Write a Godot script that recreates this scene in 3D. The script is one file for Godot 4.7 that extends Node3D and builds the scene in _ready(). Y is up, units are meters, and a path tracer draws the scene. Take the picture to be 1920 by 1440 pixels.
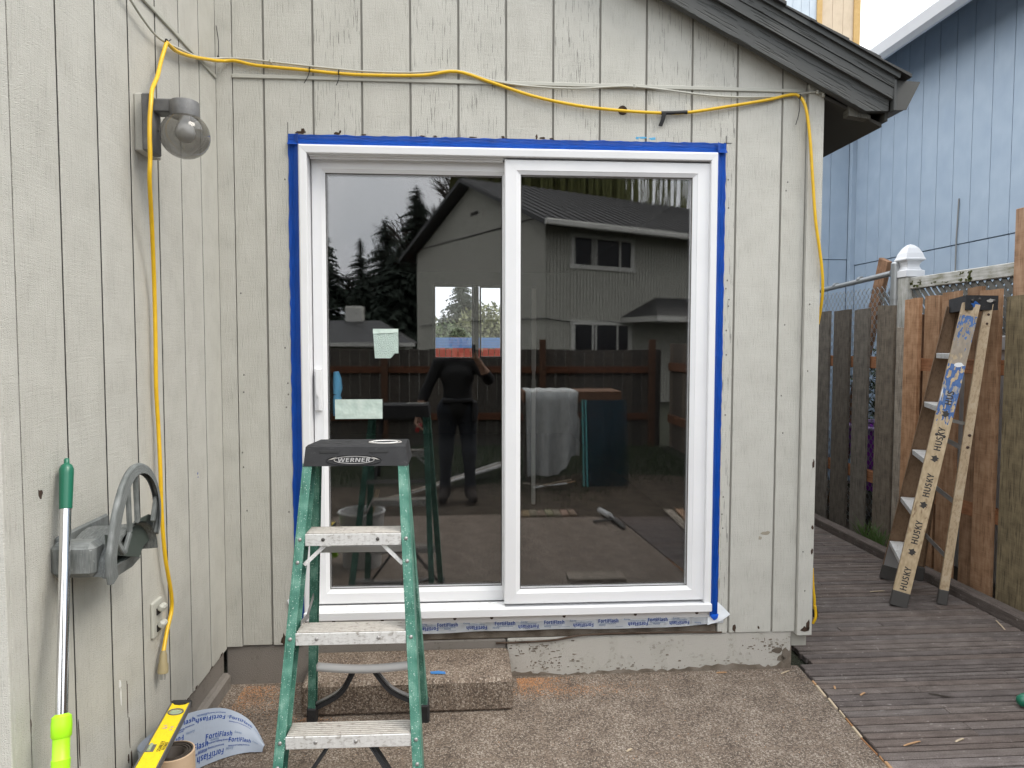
extends Node3D

# ---------------------------------------------------------------- mesh builder
class Shape:
	var v := PackedVector3Array()
	var n := PackedVector3Array()
	var t := PackedVector2Array()
	var c := PackedColorArray()
	var idx := PackedInt32Array()
	var along := 1                 # the axis that the grain runs along
	var off := Vector2.ZERO
	var xf := Transform3D()
	var col := Color(1, 1, 1)
	var tinted := false

	func uv_of(p: Vector3, m: Vector3) -> Vector2:
		var a := m.abs()
		var d := 0 if a.x >= a.y and a.x >= a.z else (1 if a.y >= a.z else 2)
		if d == along:
			return Vector2(p[(d + 1) % 3], p[(d + 2) % 3]) + off
		return Vector2(p[3 - d - along], p[along]) + off

	func put(p: Vector3, m: Vector3, uv: Vector2) -> int:
		v.append(xf * p)
		n.append((xf.basis * m).normalized())
		t.append(uv)
		if tinted:
			c.append(col)
		return v.size() - 1

	func face(a: int, b: int, d: int) -> void:
		var g := (v[d] - v[a]).cross(v[b] - v[a])
		if g.dot(n[a] + n[b] + n[d]) < 0.0:
			idx.append_array([a, d, b])
		else:
			idx.append_array([a, b, d])

	func tri(a: Vector3, b: Vector3, d: Vector3, hint: Vector3) -> void:
		var m := (d - a).cross(b - a).normalized()
		if m.dot(hint) < 0.0:
			m = -m
		face(put(a, m, uv_of(a, m)), put(b, m, uv_of(b, m)), put(d, m, uv_of(d, m)))

	func quad(a: Vector3, b: Vector3, d: Vector3, e: Vector3, hint: Vector3) -> void:
		var m := (d - a).cross(e - b).normalized()
		if m.dot(hint) < 0.0:
			m = -m
		var i := put(a, m, uv_of(a, m))
		var j := put(b, m, uv_of(b, m))
		var k := put(d, m, uv_of(d, m))
		var l := put(e, m, uv_of(e, m))
		face(i, j, k)
		face(i, k, l)

	func box(o: Vector3, s: Vector3, bev := 0.0) -> Shape:
		var h := s * 0.5
		var b := minf(bev, minf(h.x, minf(h.y, h.z)) * 0.9)
		for d in 3:
			var u := (d + 1) % 3
			var w := (d + 2) % 3
			for g in [-1.0, 1.0]:
				var m := Vector3.ZERO
				m[d] = g
				var q := []
				for k in [[-1, -1], [1, -1], [1, 1], [-1, 1]]:
					var p := Vector3.ZERO
					p[d] = g * h[d]
					p[u] = k[0] * (h[u] - b)
					p[w] = k[1] * (h[w] - b)
					q.append(o + p)
				quad(q[0], q[1], q[2], q[3], m)
		if b > 0.0:
			for d in 3:
				var u := (d + 1) % 3
				var w := (d + 2) % 3
				for g in [-1.0, 1.0]:
					for f in [-1.0, 1.0]:
						var m := Vector3.ZERO
						m[u] = g
						m[w] = f
						var q := []
						for k in [[-1, 0], [1, 0], [1, 1], [-1, 1]]:
							var p := Vector3.ZERO
							p[d] = k[0] * (h[d] - b)
							p[u] = g * (h[u] - (b if k[1] else 0.0))
							p[w] = f * (h[w] - (0.0 if k[1] else b))
							q.append(o + p)
						quad(q[0], q[1], q[2], q[3], m)
			for x in [-1.0, 1.0]:
				for y in [-1.0, 1.0]:
					for z in [-1.0, 1.0]:
						tri(o + Vector3(x * (h.x - b), y * (h.y - b), z * h.z), o + Vector3(x * (h.x - b), y * h.y, z * (h.z - b)), o + Vector3(x * h.x, y * (h.y - b), z * (h.z - b)), Vector3(x, y, z))
		return self

	# a bar of rectangular section from a to b; side is the direction of its width
	func bar(a: Vector3, b: Vector3, width: float, thick: float, side := Vector3.RIGHT, bev := 0.0) -> Shape:
		var keep := xf
		var y := (b - a).normalized()
		var x := (side - y * side.dot(y)).normalized()
		xf = keep * Transform3D(Basis(x, y, x.cross(y)), (a + b) * 0.5)
		var along_was := along
		along = 1
		box(Vector3.ZERO, Vector3(width, a.distance_to(b), thick), bev)
		along = along_was
		xf = keep
		return self

	func tube(p: PackedVector3Array, r: float, sides := 8, caps := true, radii := PackedFloat32Array()) -> Shape:
		var up := Vector3.UP
		var first := v.size()
		var run := 0.0
		var side := Vector3.ZERO
		for i in p.size():
			var d := (p[mini(i + 1, p.size() - 1)] - p[maxi(i - 1, 0)]).normalized()
			if i == 0:
				side = d.cross(up if absf(d.y) < 0.9 else Vector3.RIGHT).normalized()
			else:
				run += p[i].distance_to(p[i - 1])
				side = (side - d * side.dot(d)).normalized()
			var w := d.cross(side)
			var rr := radii[i] if radii.size() else r
			for k in sides + 1:
				var a := TAU * k / sides
				var m := side * cos(a) + w * sin(a)
				put(p[i] + m * rr, m, Vector2(a * rr, run) + off)
		for i in p.size() - 1:
			for k in sides:
				var a := first + i * (sides + 1) + k
				face(a, a + 1, a + sides + 2)
				face(a, a + sides + 2, a + sides + 1)
		if caps:
			for e in [0, p.size() - 1]:
				var m := (p[0] - p[1]).normalized() if e == 0 else (p[e] - p[e - 1]).normalized()
				var o := put(p[e], m, off)
				var base := v.size()
				for k in sides + 1:
					v.append(v[first + e * (sides + 1) + k])
					n.append((xf.basis * m).normalized())
					t.append(t[first + e * (sides + 1) + k])
					if tinted:
						c.append(col)
				for k in sides:
					face(o, base + k, base + k + 1)
		return self

	# a profile of (radius, height) points turned about the local y axis; sharp where the profile bends by more than 40 degrees
	func lathe(p: PackedVector2Array, seg := 20, from := 0.0, sweep := TAU) -> Shape:
		for i in p.size() - 1:
			var d := (p[i + 1] - p[i])
			if d.length() < 1e-7:
				continue
			var m0 := Vector2(d.y, -d.x).normalized()
			var ma := m0
			var mb := m0
			if i > 0:
				var e := (p[i] - p[i - 1])
				var me := Vector2(e.y, -e.x).normalized()
				if me.dot(m0) > 0.7:
					ma = (me + m0).normalized()
			if i < p.size() - 2:
				var e := (p[i + 2] - p[i + 1])
				var me := Vector2(e.y, -e.x).normalized()
				if me.dot(m0) > 0.7:
					mb = (me + m0).normalized()
			if seg < 6:                              # a turned prism keeps its flat sides
				for k in seg:
					var a := Vector3(cos(from + sweep * k / seg), 0, sin(from + sweep * k / seg))
					var b := Vector3(cos(from + sweep * (k + 1) / seg), 0, sin(from + sweep * (k + 1) / seg))
					quad(a * p[i].x + Vector3.UP * p[i].y, b * p[i].x + Vector3.UP * p[i].y, b * p[i + 1].x + Vector3.UP * p[i + 1].y, a * p[i + 1].x + Vector3.UP * p[i + 1].y, (a + b) * m0.x + Vector3.UP * m0.y)
				continue
			var first := v.size()
			for k in seg + 1:
				var a := from + sweep * k / seg
				var x := Vector3(cos(a), 0, sin(a))
				put(x * p[i].x + Vector3.UP * p[i].y, x * ma.x + Vector3.UP * ma.y, Vector2(a * 0.05, p[i].y))
				put(x * p[i + 1].x + Vector3.UP * p[i + 1].y, x * mb.x + Vector3.UP * mb.y, Vector2(a * 0.05, p[i + 1].y))
			for k in seg:
				var a := first + k * 2
				face(a, a + 1, a + 3)
				face(a, a + 3, a + 2)
		return self

	# a flat outline in x and y, pushed out from z0 to z1
	func prism(p: PackedVector2Array, z0: float, z1: float) -> Shape:
		var ids := Geometry2D.triangulate_polygon(p)
		for k in range(0, ids.size(), 3):
			var a := p[ids[k]]
			var b := p[ids[k + 1]]
			var d := p[ids[k + 2]]
			tri(Vector3(a.x, a.y, z1), Vector3(b.x, b.y, z1), Vector3(d.x, d.y, z1), Vector3.BACK * signf(z1 - z0))
			tri(Vector3(a.x, a.y, z0), Vector3(b.x, b.y, z0), Vector3(d.x, d.y, z0), Vector3.FORWARD * signf(z1 - z0))
		var turn := -1.0 if Geometry2D.is_polygon_clockwise(p) else 1.0
		for k in p.size():
			var a := p[k]
			var b := p[(k + 1) % p.size()]
			var m := Vector3(b.y - a.y, a.x - b.x, 0) * turn
			quad(Vector3(a.x, a.y, z0), Vector3(b.x, b.y, z0), Vector3(b.x, b.y, z1), Vector3(a.x, a.y, z1), m)
		return self

	# rows of points joined to a smooth skin with a thickness
	func skin(rows: Array, thick := 0.0, scale_uv := 1.0) -> Shape:
		var h: int = rows.size()
		var w: int = rows[0].size()
		var sides := [0.5, -0.5] if thick > 0.0 else [0.0]
		for s in sides:
			var first := v.size()
			for i in h:
				for j in w:
					var du: Vector3 = rows[i][mini(j + 1, w - 1)] - rows[i][maxi(j - 1, 0)]
					var dv: Vector3 = rows[mini(i + 1, h - 1)][j] - rows[maxi(i - 1, 0)][j]
					var m := du.cross(dv).normalized()
					var o: Vector3 = rows[i][j]
					put(o + m * thick * s, m if s >= 0.0 else -m, Vector2(float(j) / maxi(w - 1, 1), float(i) / maxi(h - 1, 1)) * scale_uv + off)
			for i in h - 1:
				for j in w - 1:
					var a := first + i * w + j
					face(a, a + 1, a + w + 1)
					face(a, a + w + 1, a + w)
		return self

	func ball(o: Vector3, r: Vector3, seg := 10, rings := 6) -> Shape:
		var first := v.size()
		for i in rings + 1:
			var b := PI * i / rings
			for k in seg + 1:
				var a := TAU * k / seg
				var m := Vector3(sin(b) * cos(a), cos(b), sin(b) * sin(a))
				put(o + m * r, (m / r).normalized(), Vector2(a, b) * 0.1)
		for i in rings:
			for k in seg:
				var a := first + i * (seg + 1) + k
				if i > 0:
					face(a, a + 1, a + seg + 2)
				if i < rings - 1:
					face(a, a + seg + 2, a + seg + 1)
		return self

	func mesh() -> ArrayMesh:
		var a := []
		a.resize(Mesh.ARRAY_MAX)
		a[Mesh.ARRAY_VERTEX] = v
		a[Mesh.ARRAY_NORMAL] = n
		a[Mesh.ARRAY_TEX_UV] = t
		if tinted:
			a[Mesh.ARRAY_COLOR] = c
		a[Mesh.ARRAY_INDEX] = idx
		var m := ArrayMesh.new()
		m.add_surface_from_arrays(Mesh.PRIMITIVE_TRIANGLES, a)
		return m

# ---------------------------------------------------------------- objects
var rng := RandomNumberGenerator.new()
var used := {}
var M := {}

func numbered(called: String, parent: Node) -> String:
	var key := str(parent.get_instance_id()) + called
	var k: int = used.get(key, 0)
	used[key] = k + 1
	return called if k == 0 else "%s_%03d" % [called, k]

func tag(o: Node, label: String, category: String, group := "") -> Node:
	o.set_meta("label", label)
	o.set_meta("category", category)
	if group:
		o.set_meta("group", group)
	return o

func obj(called: String, s: Variant, m: Material, parent: Node = self) -> MeshInstance3D:
	var o := MeshInstance3D.new()
	o.name = numbered(called, parent)
	o.mesh = s.mesh() if s is Shape else s
	o.material_override = m
	parent.add_child(o, true)
	return o

func thing(called: String, label: String, category: String, at := Vector3.ZERO, group := "") -> Node3D:
	var o := Node3D.new()
	o.name = numbered(called, self)
	o.position = at
	add_child(o, true)
	tag(o, label, category, group)
	return o

func one(called: String, s: Variant, m: Material, label: String, category: String, group := "") -> MeshInstance3D:
	var o := obj(called, s, m)
	tag(o, label, category, group)
	return o

func struct(called: String, s: Variant, m: Material, parent: Node = self) -> MeshInstance3D:
	var o := obj(called, s, m, parent)
	if parent == self:
		o.set_meta("kind", "structure")
	return o

func shape(along := 1) -> Shape:
	var s := Shape.new()
	s.along = along
	s.off = Vector2(rng.randf(), rng.randf()) * 7.0
	return s

func r(a: float, b: float) -> float:
	return rng.randf_range(a, b)

func pts(a: Array) -> PackedVector3Array:
	var p := PackedVector3Array()
	for k in range(0, a.size(), 3):
		p.append(Vector3(a[k], a[k + 1], a[k + 2]))
	return p

func flat(a: Array) -> PackedVector2Array:
	var p := PackedVector2Array()
	for k in range(0, a.size(), 2):
		p.append(Vector2(a[k], a[k + 1]))
	return p

# a smooth curve through points
func curve(p: PackedVector3Array, each := 6) -> PackedVector3Array:
	var q := PackedVector3Array()
	for i in p.size() - 1:
		var a := p[maxi(i - 1, 0)]
		var d := p[mini(i + 2, p.size() - 1)]
		for k in each:
			q.append(p[i].cubic_interpolate(p[i + 1], a, d, float(k) / each))
	q.append(p[p.size() - 1])
	return q

# lettering: the letters' mesh, bent by a function from flat (x, y) to a point; centred
func letters(words: String, tall: float, bold := true) -> ArrayMesh:
	var f := SystemFont.new()
	f.font_names = PackedStringArray(["Droid Sans"])
	f.font_weight = 700 if bold else 400
	var m := TextMesh.new()
	m.font = f
	m.text = words
	m.font_size = 32
	m.pixel_size = tall / 23.0
	m.depth = 0.0
	m.curve_step = 2.0
	return as_array(m)

func as_array(m: Mesh) -> ArrayMesh:
	var k := ArrayMesh.new()
	for i in m.get_surface_count():
		k.add_surface_from_arrays(Mesh.PRIMITIVE_TRIANGLES, m.surface_get_arrays(i))
	return k

func written(words: String, tall: float, m: Material, parent: Node, at: Transform3D, squeeze := 1.0, called := "lettering") -> MeshInstance3D:
	var o := obj(called, letters(words, tall), m, parent)
	o.transform = at * Transform3D(Basis.from_scale(Vector3(squeeze, 1, 1)), Vector3.ZERO)
	return o

# ---------------------------------------------------------------- textures and materials
func grain(w: int, h: int, sx: int, sy: int, freq: float, sd: int, type := FastNoiseLite.TYPE_SIMPLEX_SMOOTH, octaves := 3, ret := -1) -> PackedByteArray:
	var f := FastNoiseLite.new()
	f.seed = sd
	f.noise_type = type
	f.frequency = freq
	f.fractal_type = FastNoiseLite.FRACTAL_FBM if octaves > 1 else FastNoiseLite.FRACTAL_NONE
	f.fractal_octaves = octaves
	if ret >= 0:
		f.cellular_return_type = ret
		f.cellular_jitter = 1.0
	var im := f.get_seamless_image(w / sx, h / sy)
	im.convert(Image.FORMAT_L8)
	if sx > 1 or sy > 1:
		im.resize(w, h, Image.INTERPOLATE_CUBIC)
	return im.get_data()

# weighted sum of layers about the middle; each layer is [bytes, weight] or [bytes, weight, low, high] where the bytes are first stretched from low..high to 0..255
func blend(layers: Array) -> PackedByteArray:
	var size: int = layers[0][0].size()
	var sum := PackedFloat32Array()
	sum.resize(size)
	sum.fill(128.0)
	for l in layers:
		var b: PackedByteArray = l[0]
		var lut := PackedFloat32Array()
		lut.resize(256)
		for k in 256:
			var x := float(k)
			if l.size() > 2:
				x = clampf((k - l[2]) / (l[3] - l[2]), 0.0, 1.0) * 255.0
				lut[k] = x * l[1]
			else:
				lut[k] = (x - 128.0) * l[1]
		for i in size:
			sum[i] += lut[b[i]]
	var out := PackedByteArray()
	out.resize(size)
	for i in size:
		out[i] = clampi(int(sum[i]), 0, 255)
	return out

func lum(b: PackedByteArray, w: int, h: int) -> ImageTexture:
	return ImageTexture.create_from_image(Image.create_from_data(w, h, false, Image.FORMAT_L8, b))

# bytes looked up in a ramp of [place, linear colour] stops
func ramp(b: PackedByteArray, w: int, h: int, stops: Array) -> ImageTexture:
	var g := Gradient.new()
	g.offsets = PackedFloat32Array(stops.map(func(s): return s[0]))
	g.colors = PackedColorArray(stops.map(func(s): return s[1].linear_to_srgb()))
	var lut := PackedByteArray()
	for k in 256:
		var k_color := g.sample(k / 255.0)
		lut.append_array([clampi(int(k_color.r * 255.0 + 0.5), 0, 255), clampi(int(k_color.g * 255.0 + 0.5), 0, 255), clampi(int(k_color.b * 255.0 + 0.5), 0, 255)])
	var out := PackedByteArray()
	out.resize(b.size() * 3)
	for i in b.size():
		var k := b[i] * 3
		out[i * 3] = lut[k]
		out[i * 3 + 1] = lut[k + 1]
		out[i * 3 + 2] = lut[k + 2]
	return ImageTexture.create_from_image(Image.create_from_data(w, h, false, Image.FORMAT_RGB8, out))

func C(x: float, y: float, z: float) -> Color:
	return Color(x, y, z)

func mat(c: Color, rough := 0.7, metal := 0.0, spec := 0.5) -> StandardMaterial3D:
	var m := StandardMaterial3D.new()
	m.albedo_color = c.linear_to_srgb()
	m.roughness = rough
	m.metallic = metal
	m.metallic_specular = spec
	return m

func surf(tex: Texture2D, height: Texture2D, deep: float, tile: Vector2, rough := 0.8, tint := Color(1, 1, 1), metal := 0.0) -> StandardMaterial3D:
	var m := mat(tint, rough, metal)
	m.albedo_texture = tex
	m.uv1_scale = Vector3(1.0 / tile.x, 1.0 / tile.y, 1)
	if height:
		m.heightmap_enabled = true
		m.heightmap_texture = height
		m.heightmap_scale = deep
	return m

# the same material in another tone
func tone(m: StandardMaterial3D, c: Color) -> StandardMaterial3D:
	var k: StandardMaterial3D = m.duplicate()
	k.albedo_color = (m.albedo_color.srgb_to_linear() * c).linear_to_srgb()
	return k

func _ready() -> void:
	rng.seed = 20240611
	# camera
	var cam := Camera3D.new()
	cam.name = "camera"
	cam.position = Vector3(0.0101, 1.4812, 3.148)
	cam.basis = Basis(Vector3.UP, -0.06974) * Basis(Vector3.RIGHT, -0.05339) * Basis(Vector3.BACK, 0.00161)
	cam.fov = 56.02
	cam.near = 0.015
	cam.far = 300.0
	add_child(cam)
	cam.current = true
	# overcast sky: brighter overhead, soft clouds all round
	var env := Environment.new()
	env.background_mode = Environment.BG_SKY
	var sky := Sky.new()
	var pano := PanoramaSkyMaterial.new()
	pano.panorama = clouds()
	sky.sky_material = pano
	env.sky = sky
	env.background_energy_multiplier = 1.0
	env.tonemap_mode = Environment.TONE_MAPPER_LINEAR
	env.tonemap_exposure = 2.1
	env.sdfgi_enabled = true
	env.ssao_enabled = true
	env.ssil_enabled = true
	var we := WorldEnvironment.new()
	we.name = "environment"
	we.environment = env
	add_child(we)
	var sun := DirectionalLight3D.new()
	sun.name = "sun"
	sun.light_color = Color(1.0, 0.97, 0.92)
	sun.light_energy = 0.32
	sun.light_angular_distance = 24.0
	sun.shadow_enabled = true
	sun.rotation_degrees = Vector3(-50, 60, 0)
	add_child(sun)
	make_materials()
	build_ground()
	build_house()
	build_interior()
	build_blue_house()
	build_fences()
	build_door()
	build_wall_things()
	build_green_ladder()
	build_tan_ladder()
	build_debris()
	build_mirrored()
	build_person()

func clouds() -> ImageTexture:
	var w := 512
	var h := 256
	var f := FastNoiseLite.new()
	f.seed = 4
	f.frequency = 1.3
	f.fractal_octaves = 4
	var data := PackedFloat32Array()
	data.resize(w * h * 3)
	for y in h:
		var el := PI * (0.5 - (y + 0.5) / h)
		for x in w:
			var az := TAU * (x + 0.5) / w
			var k := (y * w + x) * 3
			var e := maxf(sin(el), 0.0)
			var l := 0.72 + 0.75 * pow(e, 0.65)
			var d := Vector3(cos(el) * cos(az), sin(el) * 2.2, cos(el) * sin(az))
			var n := f.get_noise_3dv(d * 1.6)
			l *= 1.0 + 0.34 * n
			if el < 0.0:
				l = 0.16
			var blue := clampf(0.5 - n, 0, 1)
			data[k] = l * lerpf(1.0, 0.90, blue)
			data[k + 1] = l * lerpf(1.0, 0.96, blue)
			data[k + 2] = l * lerpf(1.01, 1.03, blue)
	return ImageTexture.create_from_image(Image.create_from_data(w, h, false, Image.FORMAT_RGBF, data.to_byte_array()))

func make_materials() -> void:
	var w := 1024
	# painted rough sawn siding
	var streak := grain(w, w, 1, 16, 0.22, 11)
	var saw := grain(w, w, 24, 2, 0.16, 12, FastNoiseLite.TYPE_SIMPLEX_SMOOTH, 2)
	var cloud := grain(w, w, 4, 4, 0.02, 13)
	var crack := grain(w, w, 1, 24, 0.12, 14)
	var grit := grain(w, w, 1, 1, 0.25, 15, FastNoiseLite.TYPE_SIMPLEX_SMOOTH, 2)
	var sh := blend([[streak, 0.32], [saw, 0.13], [crack, 0.14, 40, 70], [grit, 0.55], [cloud, 0.2]])
	var sc := blend([[streak, 0.13], [saw, 0.03], [cloud, 0.28], [grit, 0.24], [crack, 0.12, 36, 66]])  # cracks darkened in the colour, as the bump alone shades them weakly
	var siding_h := lum(sh, w, w)
	var pale := [[0.0, C(.16, .153, .138)], [0.3, C(.375, .365, .327)], [0.55, C(.488, .477, .430)], [1.0, C(.585, .574, .523)]]
	M.siding = surf(ramp(sc, w, w, pale), siding_h, 0.36, Vector2(0.9, 0.9), 0.7)
	var none := PackedByteArray()
	none.resize(w * w)
	var worn := blend([[streak, 0.17], [saw, 0.03], [cloud, 0.28], [grit, 0.26], [crack, 0.40, 30, 62], [none, 0.56]])
	M.siding_worn = surf(ramp(worn, w, w, pale), siding_h, 0.34, Vector2(0.9, 0.9), 0.75)
	# exposed aggregate
	var stone := grain(w, w, 1, 1, 0.10, 31, FastNoiseLite.TYPE_CELLULAR, 1, FastNoiseLite.RETURN_CELL_VALUE)
	var edge := grain(w, w, 1, 1, 0.10, 31, FastNoiseLite.TYPE_CELLULAR, 1, FastNoiseLite.RETURN_DISTANCE2_SUB)
	var ac := blend([[stone, 0.62], [edge, 0.35, 0, 110], [grain(w, w, 4, 4, 0.012, 33), 0.25], [grit, 0.25]])
	var ah := lum(blend([[edge, 0.8, 0, 150], [stone, 0.3], [grit, 0.1]]), w, w)
	M.patio = surf(ramp(ac, w, w, [[0.0, C(.03, .024, .019)], [0.25, C(.082, .061, .046)], [0.5, C(.150, .110, .081)], [0.75, C(.235, .190, .149)], [1.0, C(.45, .40, .345)]]), ah, 0.3, Vector2(0.52, 0.52), 0.85)
	M.step = tone(M.patio, C(1.06, 1.04, 1.02))
	# the rest at half that size
	w = 512
	streak = grain(w, w, 1, 16, 0.22, 11)
	saw = grain(w, w, 16, 1, 0.16, 12, FastNoiseLite.TYPE_SIMPLEX_SMOOTH, 2)
	cloud = grain(w, w, 4, 4, 0.04, 13)
	crack = grain(w, w, 1, 24, 0.14, 14)
	grit = grain(w, w, 1, 1, 0.25, 15, FastNoiseLite.TYPE_SIMPLEX_SMOOTH, 2)
	var chip := grain(w, w, 1, 2, 0.06, 16)
	var patch := grain(w, w, 4, 4, 0.03, 33)
	var grit_map := lum(grit, w, w)
	M.siding_seam = mat(C(.17, .165, .145), 0.9)
	M.groove = mat(C(.10, .095, .085), 0.95)
	M.groove_soft = mat(C(.34, .33, .29), 0.9)
	M.groove_shade_pale = mat(C(.24, .23, .205), 0.95)
	M.groove_shade_dark = mat(C(.022, .02, .018), 0.95)
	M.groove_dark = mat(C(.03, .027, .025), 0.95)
	M.paint = surf(ramp(blend([[cloud, 0.3], [grit, 0.2]]), w, w, pale), null, 0, Vector2(0.9, 0.9), 0.65)
	M.blue_siding = surf(ramp(blend([[streak, 0.10], [cloud, 0.4], [grit, 0.06]]), w, w, [[0.0, C(.29, .37, .48)], [0.5, C(.375, .46, .555)], [1.0, C(.47, .555, .645)]]), siding_h, 0.05, Vector2(1.6, 1.6), 0.65)
	M.blue_seam = mat(C(.09, .13, .19), 0.9)
	M.far_siding = surf(ramp(blend([[streak, 0.2], [cloud, 0.4]]), w, w, [[0.0, C(.24, .235, .20)], [0.5, C(.38, .37, .32)], [1.0, C(.46, .45, .40)]]), null, 0, Vector2(2, 2), 0.8)
	M.rake = surf(ramp(blend([[streak, 0.3], [crack, 0.5, 40, 85], [cloud, 0.2]]), w, w, [[0.0, C(.018, .018, .018)], [0.5, C(.036, .038, .036)], [1.0, C(.058, .06, .057)]]), lum(blend([[streak, 0.4], [crack, 0.6, 30, 80]]), w, w), 0.35, Vector2(0.8, 0.8), 0.6)
	M.rake_smooth = mat(C(.048, .05, .048), 0.5)
	M.soffit = mat(C(.055, .052, .045), 0.9)
	M.tan_siding = surf(ramp(blend([[streak, 0.2], [cloud, 0.3]]), w, w, [[0.0, C(.42, .33, .23)], [0.5, C(.60, .49, .36)], [1.0, C(.68, .57, .44)]]), null, 0, Vector2(1, 1), 0.8)
	M.raw_trim = surf(ramp(blend([[streak, 0.4], [cloud, 0.3]]), w, w, [[0.0, C(.38, .22, .07)], [0.5, C(.55, .36, .14)], [1.0, C(.65, .46, .22)]]), null, 0, Vector2(0.6, 0.6), 0.8)
	# woods
	var fine := grain(w, w, 1, 32, 0.3, 21)
	var broad := grain(w, w, 1, 12, 0.05, 22)
	var spots := grain(w, w, 2, 2, 0.03, 23)
	var wh := lum(blend([[fine, 0.5], [broad, 0.4], [crack, 0.5, 30, 75]]), w, w)
	M.old_wood = surf(ramp(blend([[fine, 0.45], [broad, 0.22], [spots, 0.3], [saw, 0.15], [crack, 0.35, 30, 75]]), w, w, [[0.0, C(.014, .012, .009)], [0.35, C(.050, .042, .034)], [0.6, C(.088, .075, .061)], [1.0, C(.17, .15, .125)]]), wh, 0.3, Vector2(0.7, 0.7), 0.9)
	M.old_wood_green = tone(M.old_wood, C(.95, .94, .72))
	M.grey_wood = tone(M.old_wood, C(2.3, 2.25, 2.2))
	M.cedar = surf(ramp(blend([[fine, 0.2], [broad, 0.35], [spots, 0.5], [saw, 0.18], [crack, 0.25, 30, 70]]), w, w, [[0.0, C(.07, .035, .02)], [0.35, C(.20, .115, .062)], [0.6, C(.30, .175, .10)], [1.0, C(.42, .27, .17)]]), wh, 0.2, Vector2(0.8, 0.8), 0.85)
	M.cedar_dark = tone(M.cedar, C(.5, .42, .38))
	M.rail_wood = tone(M.cedar, C(.85, .6, .45))
	var dc := blend([[fine, 0.35], [broad, 0.15], [spots, 0.25], [grit, 0.45], [chip, 0.35, 175, 215]])
	M.deck = surf(ramp(dc, w, w, [[0.0, C(.02, .016, .014)], [0.3, C(.074, .06, .053)], [0.55, C(.128, .107, .098)], [0.8, C(.19, .166, .154)], [1.0, C(.34, .315, .295)]]), lum(blend([[fine, 0.5], [broad, 0.3], [grit, 0.3]]), w, w), 0.25, Vector2(0.7, 0.9), 0.85)
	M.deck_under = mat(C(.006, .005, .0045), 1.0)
	var fc := blend([[patch, 0.7, 70, 98], [grit, 0.2], [chip, 0.4, 50, 84], [cloud, 0.25]])
	M.foundation = surf(ramp(fc, w, w, [[0.0, C(.09, .078, .064)], [0.3, C(.20, .18, .155)], [0.5, C(.36, .34, .30)], [1.0, C(.44, .42, .375)]]), grit_map, 0.2, Vector2(0.8, 0.55), 0.85)
	M.foundation_grey = tone(M.foundation, C(.48, .45, .44))
	M.raw_edge = surf(ramp(blend([[grit, 0.4], [patch, 0.7]]), w, w, [[0.0, C(.06, .045, .03)], [0.5, C(.17, .14, .11)], [1.0, C(.28, .25, .21)]]), grit_map, 0.5, Vector2(0.5, 0.5), 0.95)
	M.bare = tone(M.raw_edge, C(1.25, 1.25, 1.25))
	# ladders
	var speck := grain(w, w, 1, 1, 0.09, 41, FastNoiseLite.TYPE_SIMPLEX, 2)
	var gl := blend([[streak, 0.22], [cloud, 0.6], [speck, 0.9, 205, 225], [grit, 0.3]])
	for i in gl.size():
		gl[i] = clampi(gl[i] - 34, 0, 255)
	M.green = surf(ramp(gl, w, w, [[0.0, C(.025, .10, .07)], [0.3, C(.06, .195, .145)], [0.55, C(.135, .295, .23)], [0.75, C(.26, .41, .34)], [0.92, C(.75, .80, .74)], [1.0, C(.8, .82, .78)]]), grit_map, 0.04, Vector2(0.5, 0.5), 0.5)
	var al := blend([[grain(w, w, 6, 1, 0.05, 42), 0.35], [chip, 0.35, 30, 100], [cloud, 0.45], [grit, 0.2]])
	M.step_metal = surf(ramp(al, w, w, [[0.0, C(.16, .14, .12)], [0.25, C(.40, .375, .345)], [0.5, C(.60, .59, .575)], [1.0, C(.74, .735, .72)]]), grit_map, 0.05, Vector2(0.35, 0.35), 0.45, Color(1, 1, 1), 0.25)
	M.step_dirty = tone(M.step_metal, C(.62, .58, .53))
	M.metal = mat(C(.55, .55, .54), 0.35, 0.9)
	M.dull_metal = mat(C(.36, .35, .34), 0.5, 0.7)
	M.dark_metal = mat(C(.07, .065, .06), 0.55, 0.3)
	M.rust = mat(C(.06, .035, .025), 0.8)
	M.black_plastic = surf(ramp(blend([[cloud, 0.45], [grit, 0.45], [chip, 0.3, 140, 210]]), w, w, [[0.0, C(.010, .010, .011)], [0.6, C(.022, .022, .024)], [0.85, C(.042, .042, .042)], [1.0, C(.10, .098, .095)]]), grit_map, 0.05, Vector2(0.4, 0.4), 0.72)
	M.black = mat(C(.012, .012, .012), 0.6)
	M.dust = mat(C(.42, .40, .37), 0.9)
	M.tan_glass = surf(ramp(blend([[streak, 0.2], [cloud, 0.5], [grit, 0.3], [chip, 0.3, 60, 100]]), w, w, [[0.0, C(.15, .10, .055)], [0.4, C(.33, .24, .142)], [0.7, C(.42, .31, .19)], [1.0, C(.48, .38, .26)]]), null, 0, Vector2(0.5, 0.5), 0.55)
	M.tan_shaded_inside = tone(M.tan_glass, C(.42, .33, .27))  # darker copy: shade on the inner side of the rails put into colour
	M.print_dark = mat(C(.05, .045, .04), 0.8)
	# plastics and the like
	M.vinyl = surf(ramp(blend([[cloud, 0.35], [grit, 0.05]]), w, w, [[0.0, C(.68, .68, .69)], [0.5, C(.76, .76, .77)], [1.0, C(.80, .80, .81)]]), null, 0, Vector2(1.3, 1.3), 0.38)
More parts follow.
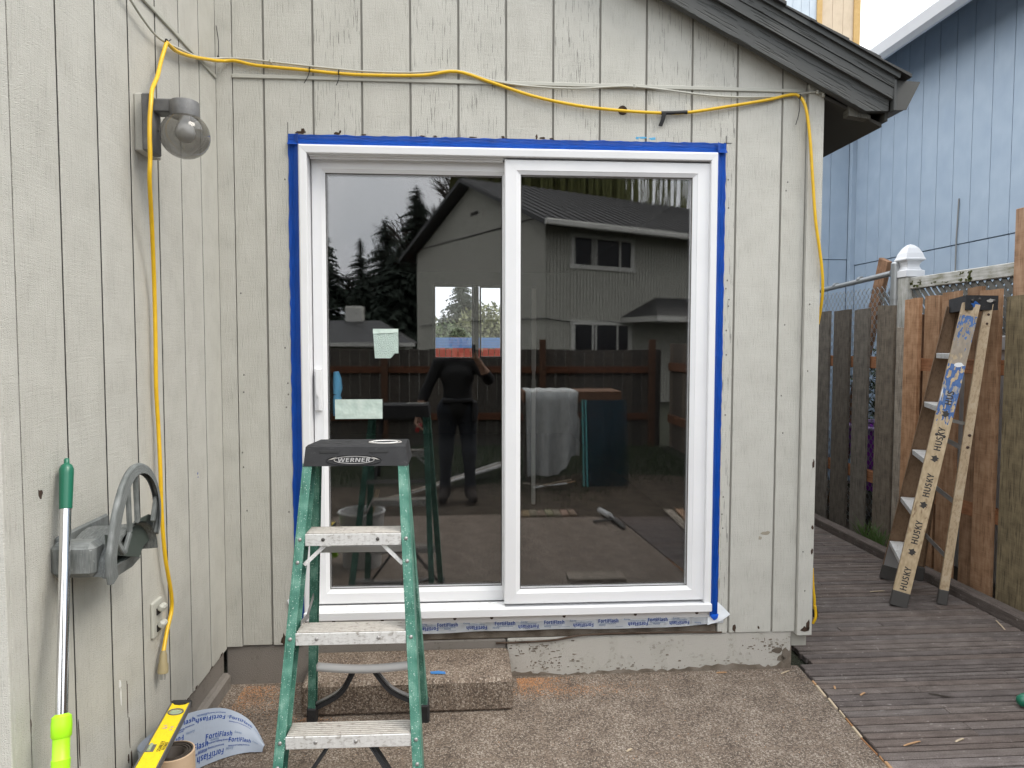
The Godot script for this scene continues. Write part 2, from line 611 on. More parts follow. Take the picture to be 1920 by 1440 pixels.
	M.vinyl_dirty = surf(ramp(blend([[chip, 0.9, 60, 112], [grit, 0.5], [cloud, 0.3]]), w, w, [[0.0, C(.24, .20, .17)], [0.35, C(.62, .60, .58)], [0.6, C(.80, .80, .80)], [1.0, C(.84, .84, .84)]]), null, 0, Vector2(0.5, 0.5), 0.5)
	M.moss = mat(C(.06, .065, .012), 1.0)
	M.mossy = surf(ramp(blend([[grain(w, w, 1, 10, 0.06, 51), 0.35], [cloud, 0.3], [grit, 0.3]]), w, w, [[0.0, C(.06, .06, .02)], [0.22, C(.16, .155, .09)], [0.42, C(.38, .37, .33)], [0.7, C(.58, .57, .54)], [1.0, C(.68, .68, .66)]]), null, 0, Vector2(0.7, 0.7), 0.7)
	M.lattice = mat(C(.14, .135, .12), 0.8)
	M.blue_tape = surf(ramp(blend([[cloud, 0.5], [grit, 0.08]]), w, w, [[0.0, C(.002, .055, .42)], [0.5, C(.005, .105, .62)], [1.0, C(.02, .19, .75)]]), lum(blend([[grain(w, w, 8, 2, 0.05, 52), 0.8], [cloud, 0.5]]), w, w), 0.6, Vector2(0.6, 0.6), 0.32)
	M.white_film = surf(ramp(blend([[cloud, 0.4]]), w, w, [[0.0, C(.80, .84, .88)], [1.0, C(.88, .91, .94)]]), lum(cloud, w, w), 0.3, Vector2(0.4, 0.4), 0.4)
	M.blue_film = mat(C(.40, .45, .53), 0.4)
	M.film_back = mat(C(.62, .60, .56), 0.6)
	M.print_blue = mat(C(.01, .06, .30), 0.6)
	M.print_line = mat(C(.20, .27, .42), 0.6)
	M.sticker = surf(ramp(blend([[cloud, 0.7], [chip, 0.12, 60, 190]]), w, w, [[0.0, C(.36, .48, .43)], [0.5, C(.46, .57, .52)], [1.0, C(.58, .68, .63)]]), lum(cloud, w, w), 0.3, Vector2(0.35, 0.35), 0.4)
	M.foam_blue = mat(C(.10, .36, .58), 0.75)
	M.cord = surf(ramp(blend([[grit, 0.3], [cloud, 0.3]]), w, w, [[0.0, C(.42, .22, .01)], [0.5, C(.72, .44, .012)], [1.0, C(.80, .52, .02)]]), null, 0, Vector2(0.3, 0.3), 0.4)
	M.plug = mat(C(.34, .28, .16), 0.4)
	M.grey_cable = mat(C(.24, .24, .23), 0.55)
	M.painted_cable = mat(C(.44, .435, .385), 0.6)
	M.cast_grey = surf(ramp(blend([[grit, 0.4], [cloud, 0.4], [chip, 0.2, 150, 220]]), w, w, [[0.0, C(.05, .05, .05)], [0.5, C(.12, .12, .12)], [0.8, C(.19, .19, .19)], [1.0, C(.4, .4, .4)]]), grit_map, 0.06, Vector2(0.3, 0.3), 0.5)
	M.hanger = surf(ramp(blend([[streak, 0.35], [cloud, 0.5], [chip, 0.25, 140, 220]]), w, w, [[0.0, C(.05, .058, .052)], [0.5, C(.15, .16, .155)], [0.8, C(.25, .26, .255)], [1.0, C(.52, .53, .52)]]), grit_map, 0.06, Vector2(0.35, 0.35), 0.6)
	M.hanger_dark = mat(C(.055, .068, .058), 0.55)
	M.smoke_glass = mat(C(.5, .5, .48), 0.03)
	M.smoke_glass.transparency = BaseMaterial3D.TRANSPARENCY_ALPHA
	M.smoke_glass.albedo_color = Color(.30, .285, .255, .54)
	M.bulb = mat(C(.78, .78, .76), 0.4)
	M.pole_green = mat(C(.012, .13, .075), 0.3)
	M.steel = mat(C(.78, .78, .79), 0.14, 1.0)
	M.lime = mat(C(.36, .78, .01), 0.45)
	M.level_yellow = surf(ramp(blend([[cloud, 0.3], [chip, 0.35, 60, 95]]), w, w, [[0.0, C(.40, .22, .02)], [0.4, C(.80, .56, .01)], [1.0, C(.86, .64, .012)]]), null, 0, Vector2(0.35, 0.35), 0.4)
	M.level_edge = mat(C(.11, .11, .11), 0.5)
	M.vial = mat(C(.30, .36, .24), 0.08)
	M.kraft = surf(ramp(blend([[cloud, 0.3], [grit, 0.15]]), w, w, [[0.0, C(.36, .25, .16)], [1.0, C(.56, .42, .29)]]), null, 0, Vector2(0.5, 0.5), 0.75)
	M.tar = mat(C(.05, .04, .033), 0.6)
	M.galvanised = mat(C(.40, .41, .41), 0.42, 0.75)
	M.purple = mat(C(.30, .06, .46), 0.5)
	M.lilac = mat(C(.55, .40, .66), 0.5)
	M.sawdust = mat(C(.55, .27, .12), 0.95)
	M.chip = mat(C(.40, .235, .12), 0.9)
	M.chip_pale = mat(C(.46, .37, .26), 0.9)
	M.brown_peel = surf(ramp(blend([[grit, 0.6], [fine, 0.4]]), w, w, [[0.0, C(.015, .009, .006)], [0.5, C(.06, .035, .022)], [1.0, C(.13, .08, .05)]]), lum(fine, w, w), 0.4, Vector2(0.3, 0.3), 0.95)
	M.leaf = mat(C(.06, .10, .03), 0.7)
	M.shrub = mat(C(.03, .045, .018), 0.7)
	M.leaf.backlight_enabled = true
	M.leaf.backlight = Color(.25, .35, .12)
	# what the glass mirrors and what is behind it
	M.lawn = surf(ramp(blend([[cloud, 0.6], [grit, 0.5]]), w, w, [[0.0, C(.012, .014, .007)], [0.5, C(.03, .034, .016)], [1.0, C(.07, .066, .038)]]), grit_map, 2.0, Vector2(1.5, 1.5), 1.0)
	M.grass = mat(C(.028, .05, .012), 0.8)
	M.dirt = surf(M.raw_edge.albedo_texture, M.raw_edge.heightmap_texture, 0.8, Vector2(0.8, 0.8), 1.0, C(.42, .38, .32))
	M.needles = mat(C(.016, .026, .016), 0.9)
	M.bark = mat(C(.045, .036, .028), 0.95)
	M.willow = mat(C(.11, .115, .03), 0.8)
	M.bush = mat(C(.05, .075, .03), 0.8)
	M.bush_pale = mat(C(.14, .15, .075), 0.85)
	M.roof_dark = mat(C(.03, .03, .03), 0.6)
	M.trim_pale = mat(C(.50, .49, .45), 0.6)
	M.dark_glass = mat(C(.004, .004, .006), 0.1, 0.0, 0.3)
	M.canvas = surf(ramp(blend([[cloud, 0.6], [grit, 0.2]]), w, w, [[0.0, C(.34, .35, .34)], [1.0, C(.60, .61, .60)]]), null, 0, Vector2(0.6, 0.6), 0.8)
	M.teal_glass = mat(C(.06, .22, .24), 0.06)
	M.teal_glass.transparency = BaseMaterial3D.TRANSPARENCY_ALPHA
	M.teal_glass.albedo_color = Color(.02, .20, .25, .3)
	M.teal_edge = mat(C(.15, .5, .5), 0.2)
	M.brick = surf(M.raw_edge.albedo_texture, M.raw_edge.heightmap_texture, 0.4, Vector2(0.5, 0.5), 0.9, C(2.0, 1.85, 1.75))
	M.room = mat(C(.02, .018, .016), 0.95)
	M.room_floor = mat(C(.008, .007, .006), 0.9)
	M.white_paint = mat(C(.75, .75, .74), 0.5)
	M.strip_white = mat(C(.55, .55, .54), 0.4)
	# window glass, slightly wavy; an extra pane is added to strengthen the reflection
	M.pane = mat(C(.97, .99, .985), 0.0)
	M.pane.transparency = BaseMaterial3D.TRANSPARENCY_ALPHA
	M.pane.albedo_color = Color(.97, .99, .985, 0.0)
	var wave := Image.create_from_data(256, 256, false, Image.FORMAT_L8, grain(256, 256, 1, 1, 0.03, 61, FastNoiseLite.TYPE_SIMPLEX_SMOOTH, 2))
	wave.bump_map_to_normal_map(6.0)
	M.pane.normal_enabled = true
	M.pane.normal_texture = ImageTexture.create_from_image(wave)
	M.pane.normal_scale = 0.0022
	M.pane.uv1_scale = Vector3(0.44, 0.44, 1)
	M.pane.metallic = 0.0
	M.pane_inner = M.pane.duplicate()
	M.pane_inner.normal_scale = 0.003

const PITCH := 0.2032
func roofline(x: float) -> float:           # where the siding meets the rake
	return 2.794 - 0.505 * (x - 1.207)

func deck_edge(z: float) -> float:
	return 1.567 - 0.075 * z if z > -0.03 else 1.63

var down := Transform3D(Basis(Vector3(1, 0, 0), Vector3(0, 0, 1), Vector3(0, -1, 0)), Vector3.ZERO)   # flat outlines laid on the ground: (x, z), depth downwards
var sideways := Transform3D(Basis(Vector3(0, 0, -1), Vector3(0, 1, 0), Vector3(1, 0, 0)), Vector3.ZERO)   # outlines in (-z, y), pushed along x

func blot(parent: Node, called: String, m: Material, at: Transform3D, w: float, h: float, proud := 0.0015) -> void:
	var p := PackedVector2Array()
	var k := 11
	for i in k:
		var a := TAU * i / k
		var q := r(0.55, 1.1)
		p.append(Vector2(cos(a) * w * 0.5 * q, sin(a) * h * 0.5 * q))
	var s := shape()
	s.xf = at
	s.prism(p, -0.0005, proud)
	obj(called, s, m, parent)

func on_front(x: float, y: float, z := 0.0) -> Transform3D:
	return Transform3D(Basis(), Vector3(x, y, z))

func on_left(z: float, y: float, x := -1.01) -> Transform3D:
	return Transform3D(Basis(Vector3(0, 0, -1), Vector3(0, 1, 0), Vector3(1, 0, 0)), Vector3(x, y, z))

func build_ground() -> void:
	var s := shape()
	s.xf = down.translated(Vector3(0, -0.03, 0))
	s.prism(flat([-90, -120, 90, -120, 90, 120, -90, 120]), 0.0, 0.3)
	struct("ground", s, M.lawn)
	s = shape()
	s.xf = down
	s.prism(flat([-1.03, -0.03, 1.562, -0.03, 1.345, 2.95, -3.2, 2.95, -3.2, 1.46, -1.03, 1.46]), 0.0, 0.1)
	struct("patio", s, M.patio)
	# worn soil between the patio and the lawn
	s = shape()
	s.xf = down.translated(Vector3(0, -0.016, 0))
	s.prism(flat([-4, 2.9, 3.1, 2.9, 3.1, 4.7, 1.5, 5.2, 0.2, 4.4, -4, 4.3]), 0.0, 0.02)
	struct("bare_soil", s, M.dirt)
	s = shape()
	s.xf = down.translated(Vector3(0, -0.012, 0))
	s.prism(flat([2.95, -7.2, 4.4, -7.2, 4.4, 2.9, 2.95, 2.9]), 0.0, 0.02)
	struct("side_yard_soil", s, M.dirt)
	# boards of the walkway, laid across it
	var deck := Node3D.new()
	deck.name = "walkway_deck"
	deck.set_meta("kind", "structure")
	add_child(deck)
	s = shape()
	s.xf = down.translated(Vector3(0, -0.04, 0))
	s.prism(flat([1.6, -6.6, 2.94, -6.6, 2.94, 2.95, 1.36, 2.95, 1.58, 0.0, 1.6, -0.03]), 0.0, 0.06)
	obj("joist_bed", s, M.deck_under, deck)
	var tones := [M.deck, tone(M.deck, C(.88, .86, .86)), tone(M.deck, C(1.1, 1.07, 1.04)), tone(M.deck, C(1.0, .93, .88)), tone(M.deck, C(1.4, 1.4, 1.42))]
	var z := -4.6
	while z < 2.9:
		var w: float = [0.048, 0.056, 0.060, 0.034, 0.051][rng.randi() % 5]
		var x0 := deck_edge(z + w * 0.5) + r(0.004, 0.014)
		var cuts := [x0, 2.925]
		if rng.randf() < 0.35:
			cuts = [x0, [1.98, 2.24, 2.48, 2.7][rng.randi() % 4], 2.925]
		for k in cuts.size() - 1:
			s = shape(0)
			s.xf = Transform3D(Basis.from_euler(Vector3(r(-0.014, 0.014), r(-0.0012, 0.0012), r(-0.001, 0.001))), Vector3((cuts[k] + cuts[k + 1]) * 0.5, -0.014 + r(-0.0016, 0.0012), z + w * 0.5))
			s.box(Vector3.ZERO, Vector3(cuts[k + 1] - cuts[k] - 0.002, 0.028, w - r(0.0075, 0.0115)), 0.003)
			obj("deck_board", s, tones[4] if z > 0.72 and z < 0.8 else tones[rng.randi() % 4], deck)
		z += w
	# kerb timber along the fence side
	s = shape(2)
	s.box(Vector3(2.985, 0.0, -1.85), Vector3(0.085, 0.105, 9.4), 0.006)
	obj("kerb_timber", s, tone(M.deck, C(.9, .86, .82)), deck)
	# concrete step below the door
	s = shape()
	s.box(Vector3(-0.2075, 0.0675, 0.145), Vector3(0.845, 0.135, 0.31), 0.013)
	var st := struct("concrete_step", s, M.step)
	tag(st, "rough aggregate concrete step below the sliding door, behind the green ladder", "step")

func build_house() -> void:
	var h := thing("grey_house", "pale grey house with vertical grooved siding, dark rake boards and the new sliding door", "house")
	var s := shape()
	# the wall behind the boards, with the door opening left free
	for b in [[-0.865, 2.1, 0.27, 4.0], [1.385, 1.38, 0.42, 2.56]]:
		s.box(Vector3(b[0], b[1], -0.09), Vector3(b[2], b[3], 0.144))
	s.box(Vector3(0.225, 3.0, -0.09), Vector3(1.90, 1.26, 0.144))
	obj("wall", s, M.groove_soft, h)
	var shades := [M.siding, tone(M.siding, C(.985, .98, .975)), tone(M.siding, C(.99, .99, .985)), tone(M.siding, C(.975, .975, .97))]
	var edges := [-0.941, -0.8136]
	for i in 11:
		edges.append(-0.6104 + i * PITCH)
	edges.append(1.532)
	for i in edges.size() - 1:
		var a: float = edges[i] + (0.002 if i == 0 else 0.0048)
		var b: float = edges[i + 1] - (0.002 if i == edges.size() - 2 else 0.0048)
		var ya := roofline(a) + 0.03
		var yb := roofline(b) + 0.03
		var low := 0.175 + r(-0.003, 0.003)
		var p: PackedVector2Array
		if b < -0.716 or a > 1.170:
			p = flat([a, low, b, low, b, yb, a, ya])
		elif a > -0.716 and b < 1.170:
			p = flat([a, 2.367 + r(-0.002, 0.002), b, 2.367 + r(-0.002, 0.002), b, yb, a, ya])
		elif a < -0.716:
			p = flat([a, low, -0.716, low, -0.716, 2.367, b, 2.367, b, yb, a, ya])
		else:
			p = flat([a, 2.367, 1.170, 2.367, 1.170, low + 0.005, b, low, b, yb, a, ya])
		s = shape()
		s.prism(p, -0.0175, r(-0.0006, 0.0006))
		obj("siding_board", s, M.siding_worn if i in [2, 4, 5, 7, 9, 10] else shades[rng.randi() % 4], h)
		if i > 0:                                          # added filler strip, coloured as the shade in the groove
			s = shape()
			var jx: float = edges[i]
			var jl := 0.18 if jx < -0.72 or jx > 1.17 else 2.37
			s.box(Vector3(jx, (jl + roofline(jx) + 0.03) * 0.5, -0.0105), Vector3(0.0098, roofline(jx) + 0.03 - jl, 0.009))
			obj("joint", s, M.groove_shade_pale, h)
	# corner boards
	s = shape()
	s.prism(flat([-1.008, 0.172, -0.943, 0.172, -0.943, roofline(-0.943), -1.008, roofline(-1.008)]), -0.0175, 0.001)
	obj("corner_board", s, M.siding, h)
	s = shape()
	s.prism(flat([1.534, 0.163, 1.602, 0.163, 1.602, roofline(1.602) + 0.02, 1.534, roofline(1.534) + 0.0]), -0.06, 0.019)
	obj("corner_board", s, M.siding, h)
	# side wall towards the walkway
	s = shape()
	s.box(Vector3(1.589, 1.4, -3.4), Vector3(0.02, 2.5, 6.6))
	obj("side_wall", s, M.siding, h)
	# flat raceway that runs round both walls
	s = shape(0)
	s.box(Vector3(0.291, 2.6005, 0.0035), Vector3(2.465, 0.016, 0.009), 0.002)
	obj("raceway", s, M.painted_cable, h)
	s = shape(2)
	s.box(Vector3(-1.006, 2.592, 0.74), Vector3(0.009, 0.016, 1.46), 0.002)
	obj("raceway", s, M.painted_cable, h)
	# the wing on the left
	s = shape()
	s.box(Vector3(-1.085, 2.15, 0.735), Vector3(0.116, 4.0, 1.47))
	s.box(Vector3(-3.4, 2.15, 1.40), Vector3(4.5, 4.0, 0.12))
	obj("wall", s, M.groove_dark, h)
	var zs := [0.0]
	for i in 7:
		zs.append(0.191 + i * PITCH)
	for i in zs.size() - 1:
		var a: float = zs[i] + (0.001 if i == 0 else 0.0052)
		var b: float = zs[i + 1] - 0.0052
		s = shape()
		s.box(Vector3(-1.018 + r(-0.0008, 0.0008), 2.155 + r(-0.004, 0.004), (a + b) * 0.5), Vector3(0.0165, 3.99, b - a), 0.0012)
		obj("siding_board", s, shades[rng.randi() % 4], h)
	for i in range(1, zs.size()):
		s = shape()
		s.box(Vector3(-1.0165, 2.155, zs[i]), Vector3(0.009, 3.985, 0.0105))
		obj("joint", s, M.groove_shade_dark, h)  # near-black filler strip stands in for the shade of the groove
	s = shape()
	s.box(Vector3(-1.04, 2.155, 1.482), Vector3(0.07, 4.0, 0.016), 0.002)
	obj("corner_board", s, M.siding, h)
	s = shape()
	s.box(Vector3(-1.014, 2.155, 1.444), Vector3(0.0165, 4.0, 0.058), 0.002)
	obj("corner_board", s, M.siding, h)
	for i in 20:
		s = shape()
		s.box(Vector3(-1.18 - i * PITCH, 2.155, 1.478), Vector3(PITCH - 0.006, 3.99, 0.016), 0.001)
		obj("siding_board", s, M.siding, h)
	# foundation: painted concrete
	s = shape(0)
	s.box(Vector3(0.865, 0.082, -0.10), Vector3(1.31, 0.182, 0.19), 0.006)
	obj("foundation", s, M.foundation, h)
	s = shape(0)
	s.box(Vector3(-0.405, 0.08, -0.10), Vector3(1.22, 0.18, 0.182), 0.006)
	obj("foundation", s, M.foundation_grey, h)
	s = shape(2)
	s.box(Vector3(-1.075, 0.075, 0.735), Vector3(0.11, 0.172, 1.46), 0.006)
	s.box(Vector3(-1.045, 0.02, 0.735), Vector3(0.11, 0.09, 1.455), 0.012)
	obj("foundation", s, M.foundation_grey, h)
	s = shape(0)
	s.box(Vector3(0.24, 0.192, -0.06), Vector3(1.86, 0.045, 0.10), 0.008)
	obj("door_curb", s, M.raw_edge, h)
	s = shape()
	s.tube(curve(pts([0.16, 0.155, -0.004, 0.30, 0.158, 0.0, 0.42, 0.164, 0.002, 0.53, 0.181, 0.002, 0.66, 0.186, 0.001, 0.9, 0.185, 0.0, 1.19, 0.178, -0.002])), 0.0045, 6)
	obj("old_wire", s, tone(M.raw_edge, C(.55, .45, .4)), h)
	# roof with its rake boards, eave and gutter
	var slope := 0.5
	var top := func(x: float, y: float) -> float: return y - slope * (x - 1.5)
	var sloped := func(a: Array, z0: float, z1: float) -> Shape:        # boards whose grain follows the pitch
		var q := shape(0)
		var b := Basis(Vector3.BACK, -atan(slope))
		q.xf = Transform3D(b, Vector3.ZERO)
		var back := Transform2D(atan(slope), Vector2.ZERO)
		q.prism(back * flat(a), z0, z1)
		return q
	s = shape()
	var p := flat([1.875, top.call(1.875, 2.69), 1.875, top.call(1.875, 2.838), -1.4, top.call(-1.4, 2.838), -5.2, top.call(-1.4, 2.838) - 1.9, -5.2, top.call(-1.4, 2.69) - 1.9, -1.4, top.call(-1.4, 2.69)])
	s.prism(p, -6.7, 0.05)
	obj("roof", s, M.soffit, h)
	s = sloped.call([1.758, 2.497, 1.858, 2.499, 1.866, 2.60, 1.5, top.call(1.5, 2.752), -1.4, top.call(-1.4, 2.752), -1.4, top.call(-1.4, 2.625)], 0.045, 0.08)
	obj("rake_board", s, M.rake, h)
	for d in [[2.7265, 2.7735, 0.099], [2.7755, 2.824, 0.103]]:
		s = sloped.call([1.866, top.call(1.866, d[0]), 1.872, top.call(1.872, d[1]), -1.4, top.call(-1.4, d[1]), -1.4, top.call(-1.4, d[0])], 0.047, d[2])
		obj("rake_board", s, M.rake, h)
	s = shape(0)
	s.prism(flat([1.885, top.call(1.885, 2.819), 1.89, top.call(1.89, 2.842), -1.4, top.call(-1.4, 2.842), -1.4, top.call(-1.4, 2.819)]), 0.045, 0.116)
	obj("drip_edge", s, M.rake_smooth, h)
	for i in 24:                                            # shingle ends along the rake
		var x := 1.93 - i * 0.14
		s = shape(0)
		s.prism(flat([x, top.call(x, 2.842), x - 0.17, top.call(x - 0.17, 2.842), x - 0.17, top.call(x - 0.17, 2.847), x, top.call(x, 2.856)]), -6.7, 0.122 + r(0, 0.014))
		obj("shingle_course", s, M.roof_dark, h)
	# soffit piece and fascia along the eave
	s = shape(2)
	s.prism(flat([1.60, 2.575, 1.86, 2.46, 1.86, 2.445, 1.60, 2.56]), -6.6, 0.03)
	obj("soffit", s, M.soffit, h)
	s = shape(2)
	s.prism(flat([1.70, 2.487, 1.80, 2.474, 1.80, 2.49, 1.70, 2.53]), 0.0, 0.044)
	obj("lookout", s, tone(M.rake, C(1.7, 1.55, 1.3)), h)
	s = shape(2)
	s.box(Vector3(1.867, 2.55, -3.3), Vector3(0.014, 0.17, 6.7))
	obj("fascia", s, M.soffit, h)
	var gutter := flat([1.876, 2.634, 1.876, 2.502, 1.936, 2.508, 1.992, 2.622, 1.985, 2.625, 1.932, 2.516, 1.884, 2.511, 1.884, 2.634])
	s = shape(2)
	s.prism(gutter, -6.7, 0.079)
	obj("gutter", s, M.rake_smooth, h)
	s = shape()
	s.prism(flat([1.872, 2.63, 1.87, 2.50, 1.937, 2.505, 1.996, 2.624]), 0.079, 0.085)
	obj("gutter_end_cap", s, tone(M.rake_smooth, C(1.25, 1.2, 1.15)), h)
	s = shape()
	s.box(Vector3(1.874, 2.56, 0.09), Vector3(0.012, 0.135, 0.03), 0.003)
	obj("gutter_strap", s, M.rake_smooth, h)
	# old damage: peeled and rotten spots, the drilled hole, saw kerfs round the opening
	for d in [[-0.765, 0.196, 0.028, 0.07], [-0.72, 0.192, 0.06, 0.045], [-0.695, 0.185, 0.05, 0.03], [1.247, 0.197, 0.022, 0.05], [1.36, 0.196, 0.012, 0.016], [-0.665, 2.376, 0.05, 0.014], [-0.655, 2.384, 0.016, 0.02],
			[-0.515, 2.375, 0.04, 0.012], [-0.5, 2.382, 0.012, 0.014], [-0.4, 2.372, 0.03, 0.006], [-0.1, 2.372, 0.02, 0.006], [-0.155, 2.371, 0.03, 0.007], [0.19, 2.374, 0.018, 0.014], [0.335, 2.378, 0.012, 0.02], [0.36, 2.374, 0.03, 0.012], [0.40, 2.372, 0.02, 0.01], [0.06, 2.371, 0.04, 0.006]]:
		blot(h, "rotten_spot", M.brown_peel, on_front(d[0], d[1]), d[2], d[3])
	for d in [[1.57, 0.19, 0.05, 0.03], [1.585, 0.21, 0.02, 0.06], [1.595, 0.55, 0.012, 0.03], [1.594, 0.66, 0.012, 0.02], [1.592, 0.95, 0.01, 0.05]]:
		blot(h, "rotten_spot", M.brown_peel, on_front(d[0], d[1], 0.0195), d[2], d[3])
	for d in [[1.385, 0.632, 0.05, 0.022, C(.30, .27, .21)], [1.36, 0.61, 0.02, 0.018, C(.33, .30, .24)]]:
		blot(h, "scuff", mat(d[4], 0.9), on_front(d[0], d[1]), d[2], d[3], 0.0008)
	for d in [[0.92, 0.31, 0.02, 0.012], [0.96, 0.25, 0.03, 0.02], [1.3, 1.5, 0.01, 0.01], [1.45, 0.085, 0.06, 0.03], [1.49, 0.06, 0.05, 0.08], [1.47, 0.05, 0.05, 0.03]]:
		if d[1] < 0.15:
			blot(h, "bare_concrete", M.raw_edge, on_front(d[0], d[1], -0.0045), d[2], d[3])
	var band := flat([0.222, 0.0])
	var bx := 0.225
	while bx < 1.515:
		band.append(Vector2(bx, 0.008 + r(0.0, 0.014) + 0.012 * sin(bx * 9.0) * sin(bx * 4.0) + 0.07 * smoothstep(1.44, 1.52, bx)))
		bx += r(0.006, 0.03)
	band.append(Vector2(1.519, 0.11))
	band.append(Vector2(1.519, 0.0))
	s = shape()
	s.prism(band, -0.0055, -0.0037)
	obj("bare_concrete", s, M.bare, h)
	for i in 190:                                           # flaked paint on the foundation, thickest by the step and at the corner
		var q: Vector2 = [Vector2(0.32, 0.13), Vector2(0.40, 0.05), Vector2(1.44, 0.10), Vector2(r(0.3, 1.4), 0.02)][i % 4] + Vector2(rng.randfn(0, 0.06), rng.randfn(0, 0.018))
		if q.x > 0.225 and q.x < 1.505 and q.y > 0.01 and q.y < 0.165:
			blot(h, "paint_flake", M.bare, on_front(q.x, q.y, -0.0045), r(0.003, 0.006) + 0.02 * pow(rng.randf(), 3.0), r(0.003, 0.008), 0.0007)
	s = shape()
	s.xf = Transform3D(Basis(Vector3(1, 0, 0), Vector3(0, 0, 1), Vector3(0, -1, 0)), Vector3(0.709, 2.50, 0.0))
	s.lathe(flat([0.0, 0.0012, 0.020, 0.0016, 0.022, -0.004]), 18)
	obj("drilled_hole", s, M.brown_peel, h)
	for d in [[1.171, 2.373, 0.0022, 0.055], [1.178, 2.3695, 0.034, 0.0022], [-0.717, 2.392, 0.0018, 0.05]]:
		s = shape()
		s.box(Vector3(d[0], d[1], 0.0006), Vector3(d[2], d[3], 0.002))
		obj("saw_kerf", s, M.black, h)
	# nail holes, filler dabs
	for i in 34:
		s = shape()
		var x: float = [-0.92, -0.74, 1.19, 1.19, 1.56, 1.45][i % 6] + r(-0.01, 0.01)
		var y := r(0.25, 2.3)
		s.xf = on_front(x, y, 0.0195 if x > 1.535 else 0.0005)
		s.ball(Vector3.ZERO, Vector3(0.0035, 0.0045, 0.0015), 6, 3)
		obj("nail_head", s, M.siding_seam, h)
	# the left wall's own wounds
	for d in [[1.34, 1.12, 0.022, 0.03, 0], [0.922, 0.40, 0.004, 0.16, 0], [0.915, 0.29, 0.006, 0.10, 0], [0.905, 0.20, 0.01, 0.07, 0], [0.925, 0.215, 0.012, 0.03, 0], [0.965, 0.468, 0.014, 0.035, 1], [0.962, 0.43, 0.006, 0.07, 1], [0.30, 0.985, 0.01, 0.012, 2], [0.298, 0.97, 0.012, 0.006, 2], [1.41, 0.58, 0.008, 0.04, 0], [1.205, 0.19, 0.012, 0.06, 0], [1.2, 0.42, 0.005, 0.14, 0]]:
		blot(h, ["rotten_spot", "filler_dab", "paint_mark"][d[4]], [M.brown_peel, M.white_paint, M.print_blue][d[4]], on_left(d[0], d[1]), d[2], d[3], 0.001)
	for i in 16:
		blot(h, "rotten_spot", M.brown_peel, on_left(r(0.03, 1.4), 0.163 + r(0, 0.006)), r(0.01, 0.05), r(0.004, 0.016), 0.001)

func build_interior() -> void:
	# a dark room behind the glass, open to the door and to two windows at the back
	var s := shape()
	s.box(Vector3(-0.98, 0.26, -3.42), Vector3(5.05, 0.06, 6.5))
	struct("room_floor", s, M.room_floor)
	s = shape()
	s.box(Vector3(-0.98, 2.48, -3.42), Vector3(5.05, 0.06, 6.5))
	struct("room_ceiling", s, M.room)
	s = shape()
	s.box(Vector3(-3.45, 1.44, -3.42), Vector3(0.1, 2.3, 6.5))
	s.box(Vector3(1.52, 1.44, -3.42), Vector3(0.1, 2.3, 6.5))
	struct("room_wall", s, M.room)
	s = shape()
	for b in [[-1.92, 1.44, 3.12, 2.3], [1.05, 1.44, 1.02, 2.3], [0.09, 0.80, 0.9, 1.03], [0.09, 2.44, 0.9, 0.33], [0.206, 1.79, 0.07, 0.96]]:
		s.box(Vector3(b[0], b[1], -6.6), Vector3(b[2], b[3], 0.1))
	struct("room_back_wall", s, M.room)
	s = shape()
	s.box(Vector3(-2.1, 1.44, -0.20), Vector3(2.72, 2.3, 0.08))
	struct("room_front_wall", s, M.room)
	var w := thing("back_window", "bright pair of narrow windows in the far wall of the dark room", "window", Vector3(0.09, 1.79, -6.56))
	for k in [[-0.185, 0.53, 0.98], [0.31, 0.30, 0.96]]:
		s = shape()
		s.quad(Vector3(k[0] - k[1] * 0.5, -k[2] * 0.5, 0), Vector3(k[0] + k[1] * 0.5, -k[2] * 0.5, 0), Vector3(k[0] + k[1] * 0.5, k[2] * 0.5, 0), Vector3(k[0] - k[1] * 0.5, k[2] * 0.5, 0), Vector3.BACK)
		obj("pane", s, M.pane_inner, w)
		for e in [-1, 1]:
			s = shape()
			s.box(Vector3(k[0] + e * (k[1] * 0.5 - 0.012), 0, 0), Vector3(0.022, k[2], 0.03), 0.003)
			obj("frame", s, M.white_paint, w)
			s = shape()
			s.box(Vector3(k[0], e * (k[2] * 0.5 - 0.012), 0), Vector3(k[1], 0.022, 0.028), 0.003)
			obj("frame", s, M.white_paint, w)
	s = shape()
	s.box(Vector3(0.545, 1.60, -2.2), Vector3(0.032, 0.62, 0.03), 0.004)
	s.box(Vector3(0.545, 0.76, -2.2), Vector3(0.030, 0.94, 0.03), 0.004)
	s.box(Vector3(0.545, 1.26, -2.2), Vector3(0.024, 0.07, 0.024), 0.004)
	one("door_casing", s, M.trim_pale, "narrow pale upright casing standing in the dark room behind the right pane", "casing")

